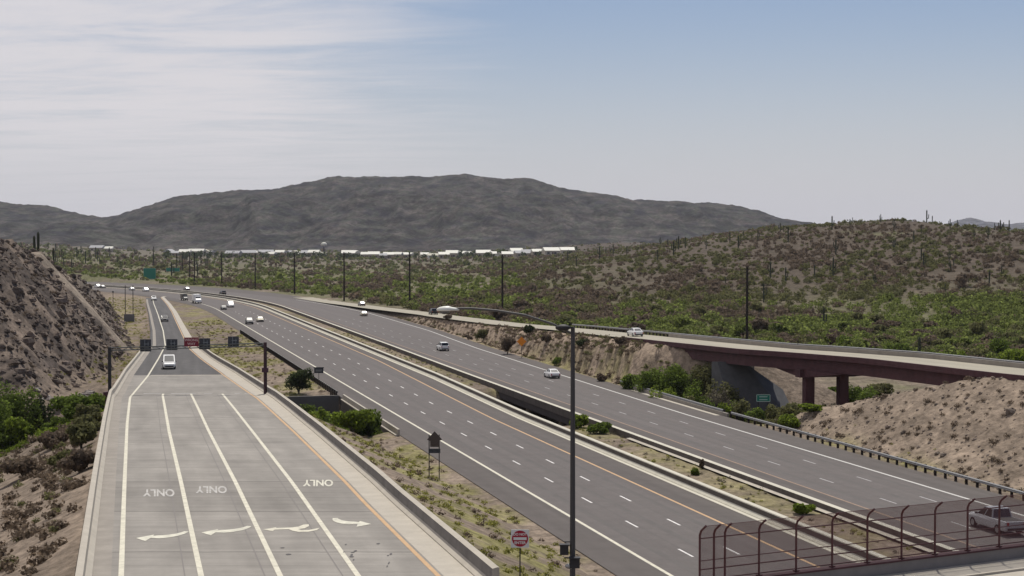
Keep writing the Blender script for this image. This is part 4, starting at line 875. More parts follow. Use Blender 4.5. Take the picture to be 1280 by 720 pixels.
# hollow between the ramp and the freeway bridge
bush(373, 500, 4.4, 4.4, 'dark', 'round dark green bush behind the retaining wall, near the right gantry post', dist=243)
for a, d, w, h, k, l in [(388, 216, 5.2, 5.6, 'bright', 'bright green bush in the hollow right beside the exit ramp parapet'), (410, 206, 6.0, 5.6, 'green', 'green bush in the middle of the hollow under the freeway bridge'), (428, 199, 5.8, 5.2, 'bright', 'bright rounded bush in the hollow nearest the freeway bridge opening'), (456, 192, 5.0, 4.4, 'green', 'rounded green bush at the right end of the hollow'), (440, 189, 5.4, 3.4, 'bright', 'low bright bush at the front of the hollow')]:
    bush(a, 0, w, h, k, l, dist=d)
HOLLOW = [(380, 229, 499, 4.5, 'green', 'green bush at the left end of the hollow behind the ramp parapet'), (399, 223, 503, 5.0, 'bright', 'bright green bush in front of the grey retaining wall'), (420, 212, 512, 5.0, 'green', 'green bush in the hollow midway below the freeway parapet')]
for i in range(18):
    a = rng.uniform(-4, 124); d = rng.uniform(172, 204); k = ['green', 'bright', 'green', 'olive'][i % 4]
    bush(a, 0, rng.uniform(3.2, 5.5), rng.uniform(2.2, 3.8), k, {'green': 'green', 'bright': 'bright green', 'olive': 'olive'}[k] + ' thicket bush in the left wash beside the exit ramp', dist=d, group={'green': 'green', 'bright': 'bright green', 'olive': 'olive'}[k] + ' thicket bushes in the left wash')
# right side wash
def topped(px_, d, ytop, w, k, l, tree=False):
    x = (px_ - 640) / F * d; bush(px_, 0, w, max(1.2, CH - (ytop - YH) * d / F - tz(x, d)), k, l, dist=d, cat='tree' if tree else 'bush', name='tree' if tree else 'bush')
for q in HOLLOW + [(812, 243, 452, 7.5, 'green', 'large green tree behind the far rail, left end of the wash trees', True), (845, 239, 450, 7.5, 'green', 'green tree second from the left in the right-hand wash', True), (888, 235, 449, 8.0, 'olive', 'tall olive tree against the shaded bridge abutment', True), (866, 231, 461, 5.5, 'green', 'narrow green tree between the large green one and the olive one', True), (793, 247, 463, 4.5, 'green', 'green bush at the very start of the far bridge rail'),
    (908, 226, 462, 5.5, 'olive', 'olive bush under the left end of the brown bridge'), (903, 221, 480, 5.0, 'grey', 'bare grey brush under the olive tree by the bridge'), (832, 234, 474, 5.5, 'bright', 'bright green bush right behind the rail under the second tree'), (862, 226, 484, 5.0, 'olive', 'olive bush behind the rail under the narrow tree'), (886, 219, 492, 5.0, 'green', 'green bush behind the rail left of the small green sign'), (908, 214, 494, 4.6, 'bright', 'bright bush directly behind the end of the bridge rail'),
    (930, 211, 492, 4.6, 'olive', 'olive bush left of the small green sign'), (944, 204, 506, 3.4, 'green', 'green bush at the foot of the small green sign'), (974, 205, 494, 5.6, 'olive', 'broad olive bush right of the small green sign'), (999, 202, 499, 5.0, 'olive', 'olive bush in front of the bridge pier'), (1016, 197, 511, 3.6, 'bright', 'small bright green bush at the foot of the tan embankment'), (985, 196, 516, 4.0, 'bright', 'low bright bush below the broad olive one'), (1034, 214, 497, 4.0, 'olive', 'olive bush between the bridge columns'), (1072, 232, 474, 6.5, 'green', 'green bush seen under the bridge right of the pier'), (1100, 240, 478, 6.0, 'olive', 'olive bush seen under the right end of the bridge'), (1050, 240, 482, 4.5, 'green', 'green bush seen through the gap between the bridge columns')]: topped(*q)
# median
for s, n, w, h, k, l in [(186, 56.6, 3.4, 1.9, 'bright', 'bright green bush in the median right behind the light pole'), (180, 57.2, 3.0, 1.6, 'green', 'green bush in the median just right of the light pole'), (194, 56.2, 3.2, 1.6, 'green', 'low green bush in the median at the edge of the bridge gap'), (122.5, 56.6, 2.0, 1.1, 'bright', 'small bright green bush in the median near the fence'), (146, 56.2, 1.2, .8, 'green', 'tiny green bush in the middle of the near median'), (150, 58.4, .9, 1.3, 'brush', 'thin brown shrub against the far median barrier')]:
    x, y = sn2xy(s, n); bush(0, 0, w, h, k, l, xy=(float(x), float(y)))
# bank between freeway and entrance ramp
gb_ = 'dry shrubs on the bank between the freeway and the entrance ramp'
for i, (a, b_y, w, h, k, l) in enumerate([(605, 424, 4.2, 2.8, 'olive', 'olive bush on the bank left of the orange sign'), (634, 432, 4.2, 4.0, 'brush', 'brown brush directly left of the orange sign'), (662, 434, 3.0, 2.4, 'dark', 'dark bush directly right of the orange sign'), (728, 458, 2.6, 1.8, 'dark', 'round dark bush on the bank right of the light pole'), (697, 455, 2.6, 1.8, 'green', 'green bush on the bank just left of the light pole'), (752, 448, 2.2, 1.5, 'brush', 'brown shrub on the bank right of the round dark bush'), (775, 443, 2.8, 2.0, 'brush', 'brown brush on the bank above the rail start'), (683, 442, 2.4, 1.7, 'brush', 'brown shrub midway between the orange sign and the light pole'), (560, 408, 2.6, 1.6, 'brush', 'brown shrub on the narrow bank below the dark vehicle'), (585, 414, 2.0, 1.3, 'brush', 'small brown shrub on the narrow bank left of the olive bush')]):
    bush(a, b_y, w, h, k, l)
# behind the entrance ramp on the right
for a, d, w, h, k, l in [(1185, 275, 7.5, 4.6, 'bright', 'bright green tree behind the brown bridge near the right edge'), (1165, 285, 6, 4.2, 'green', 'green tree left of the bright one behind the brown bridge'), (1272, 270, 7, 6.2, 'bright', 'bright green tree cut by the right edge above the entrance ramp'), (1250, 300, 6, 6.0, 'green', 'green tree near the right edge, farther up the slope'), (1125, 300, 6, 4.6, 'green', 'green tree behind the middle of the brown bridge'), (1060, 330, 7, 4.6, 'green', 'broad green tree behind the left half of the brown bridge'), (1215, 280, 5, 3.2, 'olive', 'olive tree between the two bright green ones at the right')]:
    bush(a, 0, w, h, k, l, dist=d, cat='tree', name=T)
# wide scatter: the nearest 300 as things, the rest as one mass
def fields(nn, seed):
    g = np.random.default_rng(seed); Y = 1 / g.uniform(1 / 2600, 1 / 290, nn); Xa = g.uniform(-0.36, 0.37, nn) * Y
    return Xa, Y, g
Xs, Ys, g = fields(56000, 5); s_, n_ = xy2sn(Xs, Ys); dens = np.zeros(len(Xs))
plain = (n_ > on_n(s_) + OW + 5) & (n_ > sb_out(s_) + 7)
dens = np.where(plain, 0.30 + 0.70 * sm(.42, .54, fbm(Xs / 22, Ys / 50, 4, 81)), 0) * (1 - .35 * sm(520, 330, Ys))
vill = (Ys > 1900) & (Ys < 2150) & (Xs < 100); dens = np.where(vill, dens * .3, dens)
bare = sm(-200, -330, Xs + 0 * Ys) * sm(900, 1200, Ys); dens = dens * (1 - 0.3 * bare)
keep = g.uniform(size=len(Xs)) < dens; Xs, Ys = Xs[keep], Ys[keep]; hillf = np.clip(np.interp(Xs, ridge_x, ridge_z) / 18, 0, 1) * sm(400, 600, Ys)
keep = g.uniform(size=len(Xs)) < (1 - 0.15 * hillf); Xs, Ys, hillf = Xs[keep], Ys[keep], hillf[keep]
Zs = terrain(Xs, Ys) - .1; Wd = g.gamma(6, .40, len(Xs)) * (1 - .36 * hillf) + .5; Wd = Wd * (1 + 0.5 * sm(900, 1800, Ys)); order = np.argsort(Ys / Wd)
near = order[:285]; rest = order[285:]
kinds = [('plain', 'green creosote bush on the desert plain beyond the entrance ramp'), ('olive', 'olive creosote bush on the desert plain beyond the entrance ramp'), ('brush', 'brown brush on the desert plain beyond the entrance ramp'), ('far', 'dull green shrub on the lower slope of the right-hand hill')]
pro = []
for k, l in kinds:
    for v in range(3):
        V, Fq = bush_mesh(200 + v * 7 + len(pro), k, 3.0, 1.8, 330, .15, nb=7); o = mesh_from('desert_shrub', V, Fq, lm[k]); bpy.data.objects[o.name]; pro.append((o, k, l))
used = set()
for i in near:
    kk = g.integers(0, 100); ki = 3 if hillf[i] > .35 and kk < 60 else (0 if kk < 45 else (1 if kk < 80 else 2)); v = int(g.integers(0, 3)); o, k, l = pro[ki * 3 + v]
    if hillf[i] > .35: l = {'plain': 'green shrub on the lower slope of the right-hand hill', 'olive': 'olive shrub on the lower slope of the right-hand hill', 'brush': 'brown shrub on the lower slope of the right-hand hill', 'far': kinds[3][1]}[k]
    if (ki, v) in used: c = o.copy(); C.objects.link(c)
    else: c = o; used.add((ki, v))
    q = Wd[i] / 3.0 * 1.1; c.location = (Xs[i], Ys[i], Zs[i]); c.rotation_euler = (0, 0, g.uniform(0, 6.28)); c.scale = (q * g.uniform(.9, 1.4), q, q * g.uniform(.85, 1.2)); tag(c, l, 'shrub', l.replace('bush', 'bushes').replace('shrub', 'shrubs') if 'brush' not in l else 'clumps of ' + l)
for j, (o, k, l) in enumerate(pro):
    if (j // 3, j % 3) not in used: bpy.data.objects.remove(o)
def mass(name, idx, ks, nq, label_k):
    V = []; Fl = []; base = 0; gg = np.random.default_rng(9)
    for i in idx:
        w = Wd[i]; h = w * gg.uniform(.45, .75); n = 80 if Ys[i] < 520 else (nq * 2 if Ys[i] < 800 else (nq if Ys[i] < 1100 else max(6, nq // 2))); sz = w * (0.062 if Ys[i] < 520 else (.095 if Ys[i] < 800 else (.13 if Ys[i] < 1100 else .19)))
        d = gg.normal(size=(n, 3)); d /= np.linalg.norm(d, axis=1)[:, None]; r = gg.uniform(.4, 1, n)
        P = np.array([Xs[i], Ys[i], Zs[i] + h * .5]) + d * r[:, None] * np.array([w * .5, w * .5, h * .5])
        a = gg.normal(size=(n, 3)); a /= np.linalg.norm(a, axis=1)[:, None]; b = np.cross(a, d); b /= np.linalg.norm(b, axis=1)[:, None] + 1e-6; a = a * sz; b = b * sz * .8
        V.append(np.stack([P - a - b, P + a - b, P + a + b, P - a + b], 1).reshape(-1, 3)); Fl.append(base + np.arange(n * 4).reshape(-1, 4)); base += n * 4
    if V: tag(mesh_from(name, np.concatenate(V), np.concatenate(Fl), lm[ks]), kind='stuff')
pick = fbm(Xs / 22, Ys / 40, 3, 91) + g.uniform(-.16, .16, len(Xs)); hs = hillf[rest] > .3
far_l = (Ys[rest] > 950)
gA = rest[(pick[rest] > .5) & ~hs & ~far_l]; gB = rest[(pick[rest] <= .5) & (pick[rest] > .40) & ~hs]; gC = rest[(pick[rest] <= .40) & ~hs]; gD = rest[hs & (pick[rest] > .44)]; gE = rest[hs & (pick[rest] <= .44)]; gF = rest[(pick[rest] > .5) & ~hs & far_l]
for nm, idx, ks in (('scrub', gA, 'plain'), ('scrub', gB, 'olive'), ('scrub', gC, 'brush'), ('hill_scrub', gD, 'olive'), ('hill_scrub', gE, 'brush'), ('scrub', gF, 'far')): mass(nm, idx, ks, 22, '')
# low dry tufts on embankments, verges, wedge and cut: mass of small clumps
def tufts(name, cond, nn, ks, wr, box, seed, q=10):
    g = np.random.default_rng(seed); X = g.uniform(box[0], box[1], nn); Y = g.uniform(box[2], box[3], nn); s, n = xy2sn(X, Y); k = cond(X, Y, s, n, g); X, Y = X[k], Y[k]
    if not len(X): return
    Z = terrain(X, Y); w = g.uniform(*wr, len(X)); m = len(X); q = int(q * 4.5); d = g.normal(size=(m, q, 3)); d /= np.linalg.norm(d, axis=2)[..., None]; d[..., 2] = np.abs(d[..., 2])
    P = np.stack([X, Y, Z + .02], 1)[:, None, :] + d * g.uniform(.3, 1, (m, q, 1)) * (w[:, None, None] * np.array([.5, .5, .42])); a = g.normal(size=(m, q, 3)); a /= np.linalg.norm(a, axis=2)[..., None]
    b = np.cross(a, d); b /= np.linalg.norm(b, axis=2)[..., None] + 1e-6; sz = (w * .055)[:, None, None]; a = a * sz; b = b * sz
    V = np.stack([P - a - b, P + a - b, P + a + b, P - a + b], 2).reshape(-1, 3); tag(mesh_from(name, V, np.arange(len(V)).reshape(-1, 4), lm[ks]), kind='stuff')
emb = lambda X, Y, s, n: (n > sb_out(s) + 1.5) & (n < on_n(s) - OW - 1)
tufts('dry_grass', lambda X, Y, s, n, g: emb(X, Y, s, n) & (s < 191) & (g.uniform(size=len(X)) < 0.25 + fbm(X / 6, Y / 6, 3, 101)), 4000, 'brush', (.3, 1.15), (20, 110, 95, 215), 31, 14)
tufts('dry_grass', lambda X, Y, s, n, g: (n > sb_out(s) + 1) & (n < sb_out(s) + 6) & (s < 420) & (g.uniform(size=len(X)) < fbm(X / 4, Y / 4, 3, 102)), 9000, 'yellow', (.2, .6), (-40, 70, 95, 420), 32, 8)
tufts('dry_grass', lambda X, Y, s, n, g: (n > sb_out(s) + .7) & (n < on_n(s) - OW - .3) & (s > 242) & (s < 560), 26000, 'brush', (.4, 1.7), (-60, 40, 230, 560), 33, 12)
tufts('dry_grass', lambda X, Y, s, n, g: (n > sb_out(s) + .7) & (n < on_n(s) - OW - .3) & (s > 242) & (s < 560), 9000, 'olive', (.4, 1.5), (-60, 40, 230, 560), 45, 12)
wed = lambda X, Y, s, n: (X > br(Y) + 1.2) & (n < nb_out(s) - .8) & (Y > 72)
tufts('dry_grass', lambda X, Y, s, n, g: wed(X, Y, s, n) & (np.abs(s - 210) > 26) & (g.uniform(size=len(X)) < 1.2 * fbm(X / 5, Y / 5, 3, 103)), 9000, 'brush', (.3, 1.0), (-110, 16, 72, 460), 34, 10)
tufts('dry_grass', lambda X, Y, s, n, g: wed(X, Y, s, n) & (np.abs(s - 210) > 28) & (fbm(X / 5, Y / 7, 4, 65) > .47), 22000, 'yellow', (.25, .9), (-110, 16, 72, 460), 35, 10)
tufts('dry_grass', lambda X, Y, s, n, g: (n > nb_bar(s) + .5) & (n < sb_bar(s) - .8) & (np.abs(s - 213) > 27), 5200, 'grey', (.25, .75), (-80, 50, 90, 400), 36, 10)
tufts('dry_grass', lambda X, Y, s, n, g: (n > nb_bar(s) + .5) & (n < sb_bar(s) - .8) & (np.abs(s - 213) > 25) & (fbm(X / 4, Y / 6, 3, 66) > .47), 8000, 'yellow', (.25, .7), (-80, 50, 90, 400), 37, 10)
lft = lambda X, Y, s, n: (X < bl(Y) - 1.2)
tufts('dry_grass', lambda X, Y, s, n, g: lft(X, Y, s, n) & (Y < 190), 1500, 'brush', (.5, 1.9), (-75, -15, 80, 190), 38, 16)
tufts('dry_grass', lambda X, Y, s, n, g: lft(X, Y, s, n) & (Y < 190) & (g.uniform(size=len(X)) < .5), 700, 'olive', (.4, 1.4), (-75, -15, 80, 190), 39, 14)
tufts('ground_cover', lambda X, Y, s, n, g: lft(X, Y, s, n) & (np.abs(s - 205) < 28), 2600, 'bright', (.8, 2.0), (-80, -28, 168, 235), 40, 18)
tufts('ground_cover', lambda X, Y, s, n, g: wed(X, Y, s, n) & (np.abs(s - 210) < 18), 2200, 'bright', (.5, 1.5), (-60, 5, 165, 250), 41, 16)
tufts('ground_cover', lambda X, Y, s, n, g: (n > sb_out(s) + 1) & (s > 184) & (s < 236) & (n < on_n(s) - OW - 1.2), 4200, 'olive', (.8, 2.2), (10, 90, 180, 270), 42, 18)
tufts('dry_grass', lambda X, Y, s, n, g: (X < ex_l(Y) - 3.5) & (X > np.interp(Y, toe_y, toe_x) - 2) & (Y > 240), 6500, 'yellow', (.5, 1.3), (-200, -50, 240, 640), 43, 8)
tufts('dry_grass', lambda X, Y, s, n, g: (X < np.interp(Y, toe_y, toe_x) - 1) & (np.abs(Y - 332) > 5.5), 3600, 'brush', (.4, 1.5), (-160, -66, 215, 520), 44, 12)
# rocks
def rock_v(g, w):
    V, Fc = ell(1, 1, 1, nu=7, nv=4); V = np.array(V); V = V * (1 + g.uniform(-.25, .25, (len(V), 1))); return V * np.array([w, w * g.uniform(.6, 1), w * g.uniform(.45, .75)]) * .5, Fc
m_rock = mat('boulder_stone', (0.24, 0.21, 0.19), 0.9, var=0.25, scale=1.2, island=0.25); m_rk2 = mat('rubble_stone', (0.135, 0.105, 0.085), 0.95, var=0.3, scale=1.6, bump=.12, island=0.55)
gR = np.random.default_rng(77); V = []; Fc = []
for i in range(5200):
    y = gR.uniform(222, 500); t = gR.uniform(0, 1); x = float(np.interp(y, toe_y, toe_x)) - t * 26 + 1
    if abs(y - 332) < 5.5: continue
    v, f_ = rock_v(gR, gR.gamma(1.7, .33) + .15); b = len(V); v = v + np.array([x, y, tz(x, y)]); V += list(v); Fc += [tuple(b + k for k in q) for q in f_]
tag(mesh_from('rubble', V, Fc, m_rk2), kind='stuff')
for i in range(46):
    a = gR.uniform(38, 112); dd = gR.uniform(212, 236); y = dd; x = (a - 640) / F * y; v, f_ = rock_v(gR, gR.uniform(.8, 1.9)); o = mesh_from('boulder', v, f_, m_rock); o.location = (x, y, tz(x, y) + .15)
    tag(o, 'pale boulder among the rocks at the foot of the left rocky cut', 'boulder', 'pale boulders at the foot of the left rocky cut')

V = []; Fc = []
for i in range(1500):
    s_q = gR.uniform(95, 190); n_q = gR.uniform(80, 96); x, y = sn2xy(s_q, n_q); v, f_ = rock_v(gR, gR.gamma(1.5, .12) + .1); b = len(V); v = v + np.array([float(x), float(y), tz(float(x), float(y))]); V += list(v); Fc += [tuple(b + k for k in q) for q in f_]
tag(mesh_from('gravel', V, Fc, mat('gravel_stone', (.2, .16, .13), .95, island=.5)), kind='stuff')
# saguaros
m_sag = mat('cactus_skin', (0.040, 0.048, 0.028), 0.85, var=0.2, scale=1.5)
def saguaro(kind):
    b = MB()
    if kind == 0: b.tube((0, 0, 0), (0, 0, 5.6), .26, .3, n=9); b.tube((0, 0, 5.6), (0, 0, 6.0), .3, .1, n=9)
    else:
        b.tube((0, 0, 0), (0, 0, 6.4), .28, .32, n=9); b.tube((0, 0, 6.4), (0, 0, 6.9), .32, .1, n=9)
        for sx, z, h in ((1, 2.6, 2.0), (-1, 3.3, 2.2))[:kind]:
            b.tube((0, 0, z), (sx * .85, .1, z + .25), .17, .2, n=8); b.tube((sx * .85, .1, z + .2), (sx * .95, .1, z + h), .21, .19, n=8); b.tube((sx * .95, .1, z + h), (sx * .95, .1, z + h + .25), .19, .06, n=8)
    return b.build('saguaro_cactus', m_sag)
sg3 = [saguaro(0), saguaro(1), saguaro(2)]; su = set()
def put_sag(kind, x, y, sc, label, group=None):
    o = sg3[kind]
    if kind in su: o = o.copy(); C.objects.link(o)
    su.add(kind); o.location = (x, y, tz(x, y) - .2); o.rotation_euler = (0, 0, random.uniform(-.6, .6)); o.scale = (sc,) * 3
    tag(o, label, 'cactus'); 
    if group: o['group'] = group
for px_, d, k, sc, l in [(43, 352, 0, .95, 'left one of the two dark saguaros standing close together above the rocky cut'), (48, 353, 0, 1.05, 'right one of the two dark saguaros standing close together above the rocky cut'), (67, 372, 0, .85, 'single dark saguaro right of the close pair above the rocky cut'),
    (1158, 790, 1, 1.0, 'saguaro standing out against the sky on the right-hand ridge'), (1165, 800, 0, .8, 'shorter saguaro on the ridge right of the one against the sky'), (1261, 770, 0, .9, 'saguaro on the ridge near the right edge of the picture'), (963, 560, 2, .9, 'armed saguaro on the hill just right of the lone utility pole'), (1030, 400, 1, .8, 'saguaro at the foot of the hill behind the brown bridge'), (1150, 292, 0, .95, 'dark saguaro close behind the brown bridge near the green trees'),
    (1142, 640, 0, .8, 'saguaro halfway up the right-hand hill below the ridge bushes'), (985, 700, 1, 1.0, 'saguaro high on the left shoulder of the right-hand hill')]:
    y = d; put_sag(k, (px_ - 640) / F * y, y, sc, l)
gs2 = np.random.default_rng(12)
for i in range(42):
    a = gs2.uniform(880, 1275); d = gs2.uniform(480, 800); put_sag(int(gs2.integers(0, 3)), (a - 640) / F * d, d, gs2.uniform(.5, .95), 'small saguaro cactus scattered on the right-hand hill', 'saguaro cacti scattered on the right-hand hill')
for i in range(46):
    a = gs2.uniform(-10, 260) ** 1.0; d = gs2.uniform(900, 1500); put_sag(int(gs2.integers(0, 2)), (a - 640) / F * d, d, gs2.uniform(.9, 1.6), 'distant saguaro cactus on the far slope at the left', 'saguaro cacti on the far slope at the left')
for i in range(14):
    a = gs2.uniform(700, 860); d = gs2.uniform(700, 1000); put_sag(int(gs2.integers(0, 3)), (a - 640) / F * d, d, gs2.uniform(.7, 1.1), 'distant saguaro cactus on the low saddle in the middle', 'saguaro cacti on the low saddle in the middle')

# ---------------------------------------------------------------- village of white-roofed homes
m_wall = [mat('cream_wall', (0.50, 0.45, 0.37), .8), mat('white_wall', (.66, .65, .6), .8), mat('tan_wall', (.36, .31, .25), .8)]; m_roof = [mat('white_roof', (.62, .61, .54), .6), mat('cream_roof', (.48, .46, .36), .6), mat('grey_roof', (.34, .34, .35), .7)]
def house(w, d, h, mw, mrf):
    o = empty('house', (0, 0, 0)); MB().box((0, 0, h / 2 - 1), (w, d, h + 2)).build('wall', mw, parent=o)
    MB().prism([(-d / 2 - .4, h), (d / 2 + .4, h), (0, h + 2.0)], -w / 2 - .4, w / 2 + .4, ax='x').build('roof', mrf, parent=o)
    for dx in (-w * .28, w * .2): MB().box((dx, -d / 2 - .03, 1.5), (1.5, .08, 1.1)).build('window', m_dark, parent=o)
    MB().box((w * .02, -d / 2 - .03, 1.05), (1.0, .08, 2.1)).build('door', mat('door_brown', (.12, .07, .05), .7), parent=o)
    return o
hp = [house(9, 7, 3.0, m_wall[0], m_roof[0]), house(13, 7, 2.9, m_wall[1], m_roof[1]), house(8, 7, 3.4, m_wall[2], m_roof[0]), house(11, 7, 3.0, m_wall[2], m_roof[2])]; hu = set()
gh = np.random.default_rng(3)
def put_house(px_, yy_, k, rz_, label, sc=1.0, dist=1980):
    x = (px_ - 640) / F * dist; z = CH - (yy_ + 1.5 - YH) * dist / F
    zt = tz(x, dist)
    o = hp[k]
    if k in hu: o = copy_tree(o)
    hu.add(k); o.location = (x, dist, zt); o.rotation_euler = (0, 0, rz_); o.scale = (sc,) * 3; tag(o, label, 'house', 'white-roofed homes of the distant village')
rows = [(118, 142, 2250, 'at the far left, apart from the village'), (208, 276, 2180, 'in the left part of the village row'), (288, 412, 2050, 'in the middle-left part of the village row'), (432, 520, 1960, 'in the middle part of the village row'), (528, 592, 1900, 'in the middle-right part of the village row'), (600, 716, 1830, 'at the right end of the village row')]
for a, b, dd_, l in rows:
    x = a + 4
    while x < b - 3:
        k = int(gh.choice([0, 0, 1, 2, 2, 3, 3])); nm = ['pale house with a white roof', 'long white house with a cream roof', 'tan house with a white roof', 'tan house with a grey roof'][k]
        put_house(x, 0, k, float(gh.choice([0, 0, 1.57])) + gh.uniform(-.35, .35), nm + ' ' + l, gh.uniform(1.1, 1.75), dist=dd_ * .93 + gh.uniform(-110, 110)); x += gh.uniform(6.5, 12)
gt_ = np.random.default_rng(8); nv = 260; pv_ = gt_.uniform(200, 722, nv); Yv_ = gt_.uniform(1620, 2100, nv); Xv_ = (pv_ - 640) / F * Yv_; Zv_ = terrain(Xv_, Yv_); wv_ = gt_.uniform(4, 9, nv); VV = []; 
for i in range(nv):
    for j in range(26):
        d = gt_.normal(size=3); d /= np.linalg.norm(d); p = np.array([Xv_[i], Yv_[i], Zv_[i] + wv_[i] * .45]) + d * gt_.uniform(.4, 1) * wv_[i] * np.array([.5, .5, .45]); a = gt_.normal(size=3); a /= np.linalg.norm(a); b = np.cross(a, d); a = a * wv_[i] * .12; b = b * wv_[i] * .12; VV += [p - a - b, p + a - b, p + a + b, p - a + b]
tag(mesh_from('village_trees', np.array(VV), np.arange(len(VV)).reshape(-1, 4), lm['dark']), kind='stuff')
x, y = (405 - 640) / F * 2150, 2150; wt = empty('water_tank', (x, y, tz(x, y)), label='round white water tank above the distant village', cat='tank')
zt_ = CH - 6 / F * y - tz(x, y); V, Fc = ell(4.2, 4.2, 3.6); o = MB().add(V, Fc).build('tank', m_roof[0], parent=wt, smooth=True); o.location = (0, 0, zt_); MB().tube((0, 0, 0), (0, 0, zt_ - 2), 1.0, .8).build('stem', m_dark, parent=wt)

# ---------------------------------------------------------------- vehicles
m_glass = mat('car_glass', (0.012, 0.014, 0.018), 0.19, spec=.7); m_tyre = mat('tyre_rubber', (0.015, 0.015, 0.015), .85); m_rim = mat('wheel_rim', (.35, .35, .36), .35, metal=.7); m_lt = mat('lamp_red', (.35, .01, .01), .3); m_hl = mat('headlamp', (.75, .75, .72), .15, spec=.8)
def paint(name, c, r=.45): return mat(name, c, r, coat=.12, spec=.35)
P = {'white': paint('white_car_paint', (.74, .74, .73)), 'silver': paint('silver_car_paint', (.42, .42, .43), .3), 'dark': paint('dark_car_paint', (.022, .020, .026)), 'black': paint('black_car_paint', (.015, .013, .015)), 'grey': paint('grey_car_paint', (.16, .15, .15)), 'cream': paint('cream_car_paint', (.6, .56, .42)), 'navy': paint('navy_car_paint', (.02, .022, .05))}
def loft_body(secs, m, name, parent, smooth=False):
    """secs: list of (x along car, half width, z bottom, z top, shoulder inset)"""
    V = []; Fc = []; k = 8
    for x, w, z0, z1, ins in secs:
        h = z1 - z0; V += [(x, -w * .94, z0), (x, -w, z0 + h * .25), (x, -w, z0 + h * .72), (x, -w + ins, z1), (x, w - ins, z1), (x, w, z0 + h * .72), (x, w, z0 + h * .25), (x, w * .94, z0)]
    n = len(secs)
    for i in range(n - 1):
        for j in range(k): Fc.append((i * k + j, i * k + (j + 1) % k, (i + 1) * k + (j + 1) % k, (i + 1) * k + j))
    Fc += [tuple(range(k)), tuple((n - 1) * k + j for j in range(k - 1, -1, -1))]
    b = MB(); b.add(V, Fc); o = b.build(name, m, parent=parent)
    md = o.modifiers.new('bevel', 'BEVEL'); md.width = .03; md.segments = 2; md.limit_method = 'ANGLE'; md.angle_limit = R(25); return o
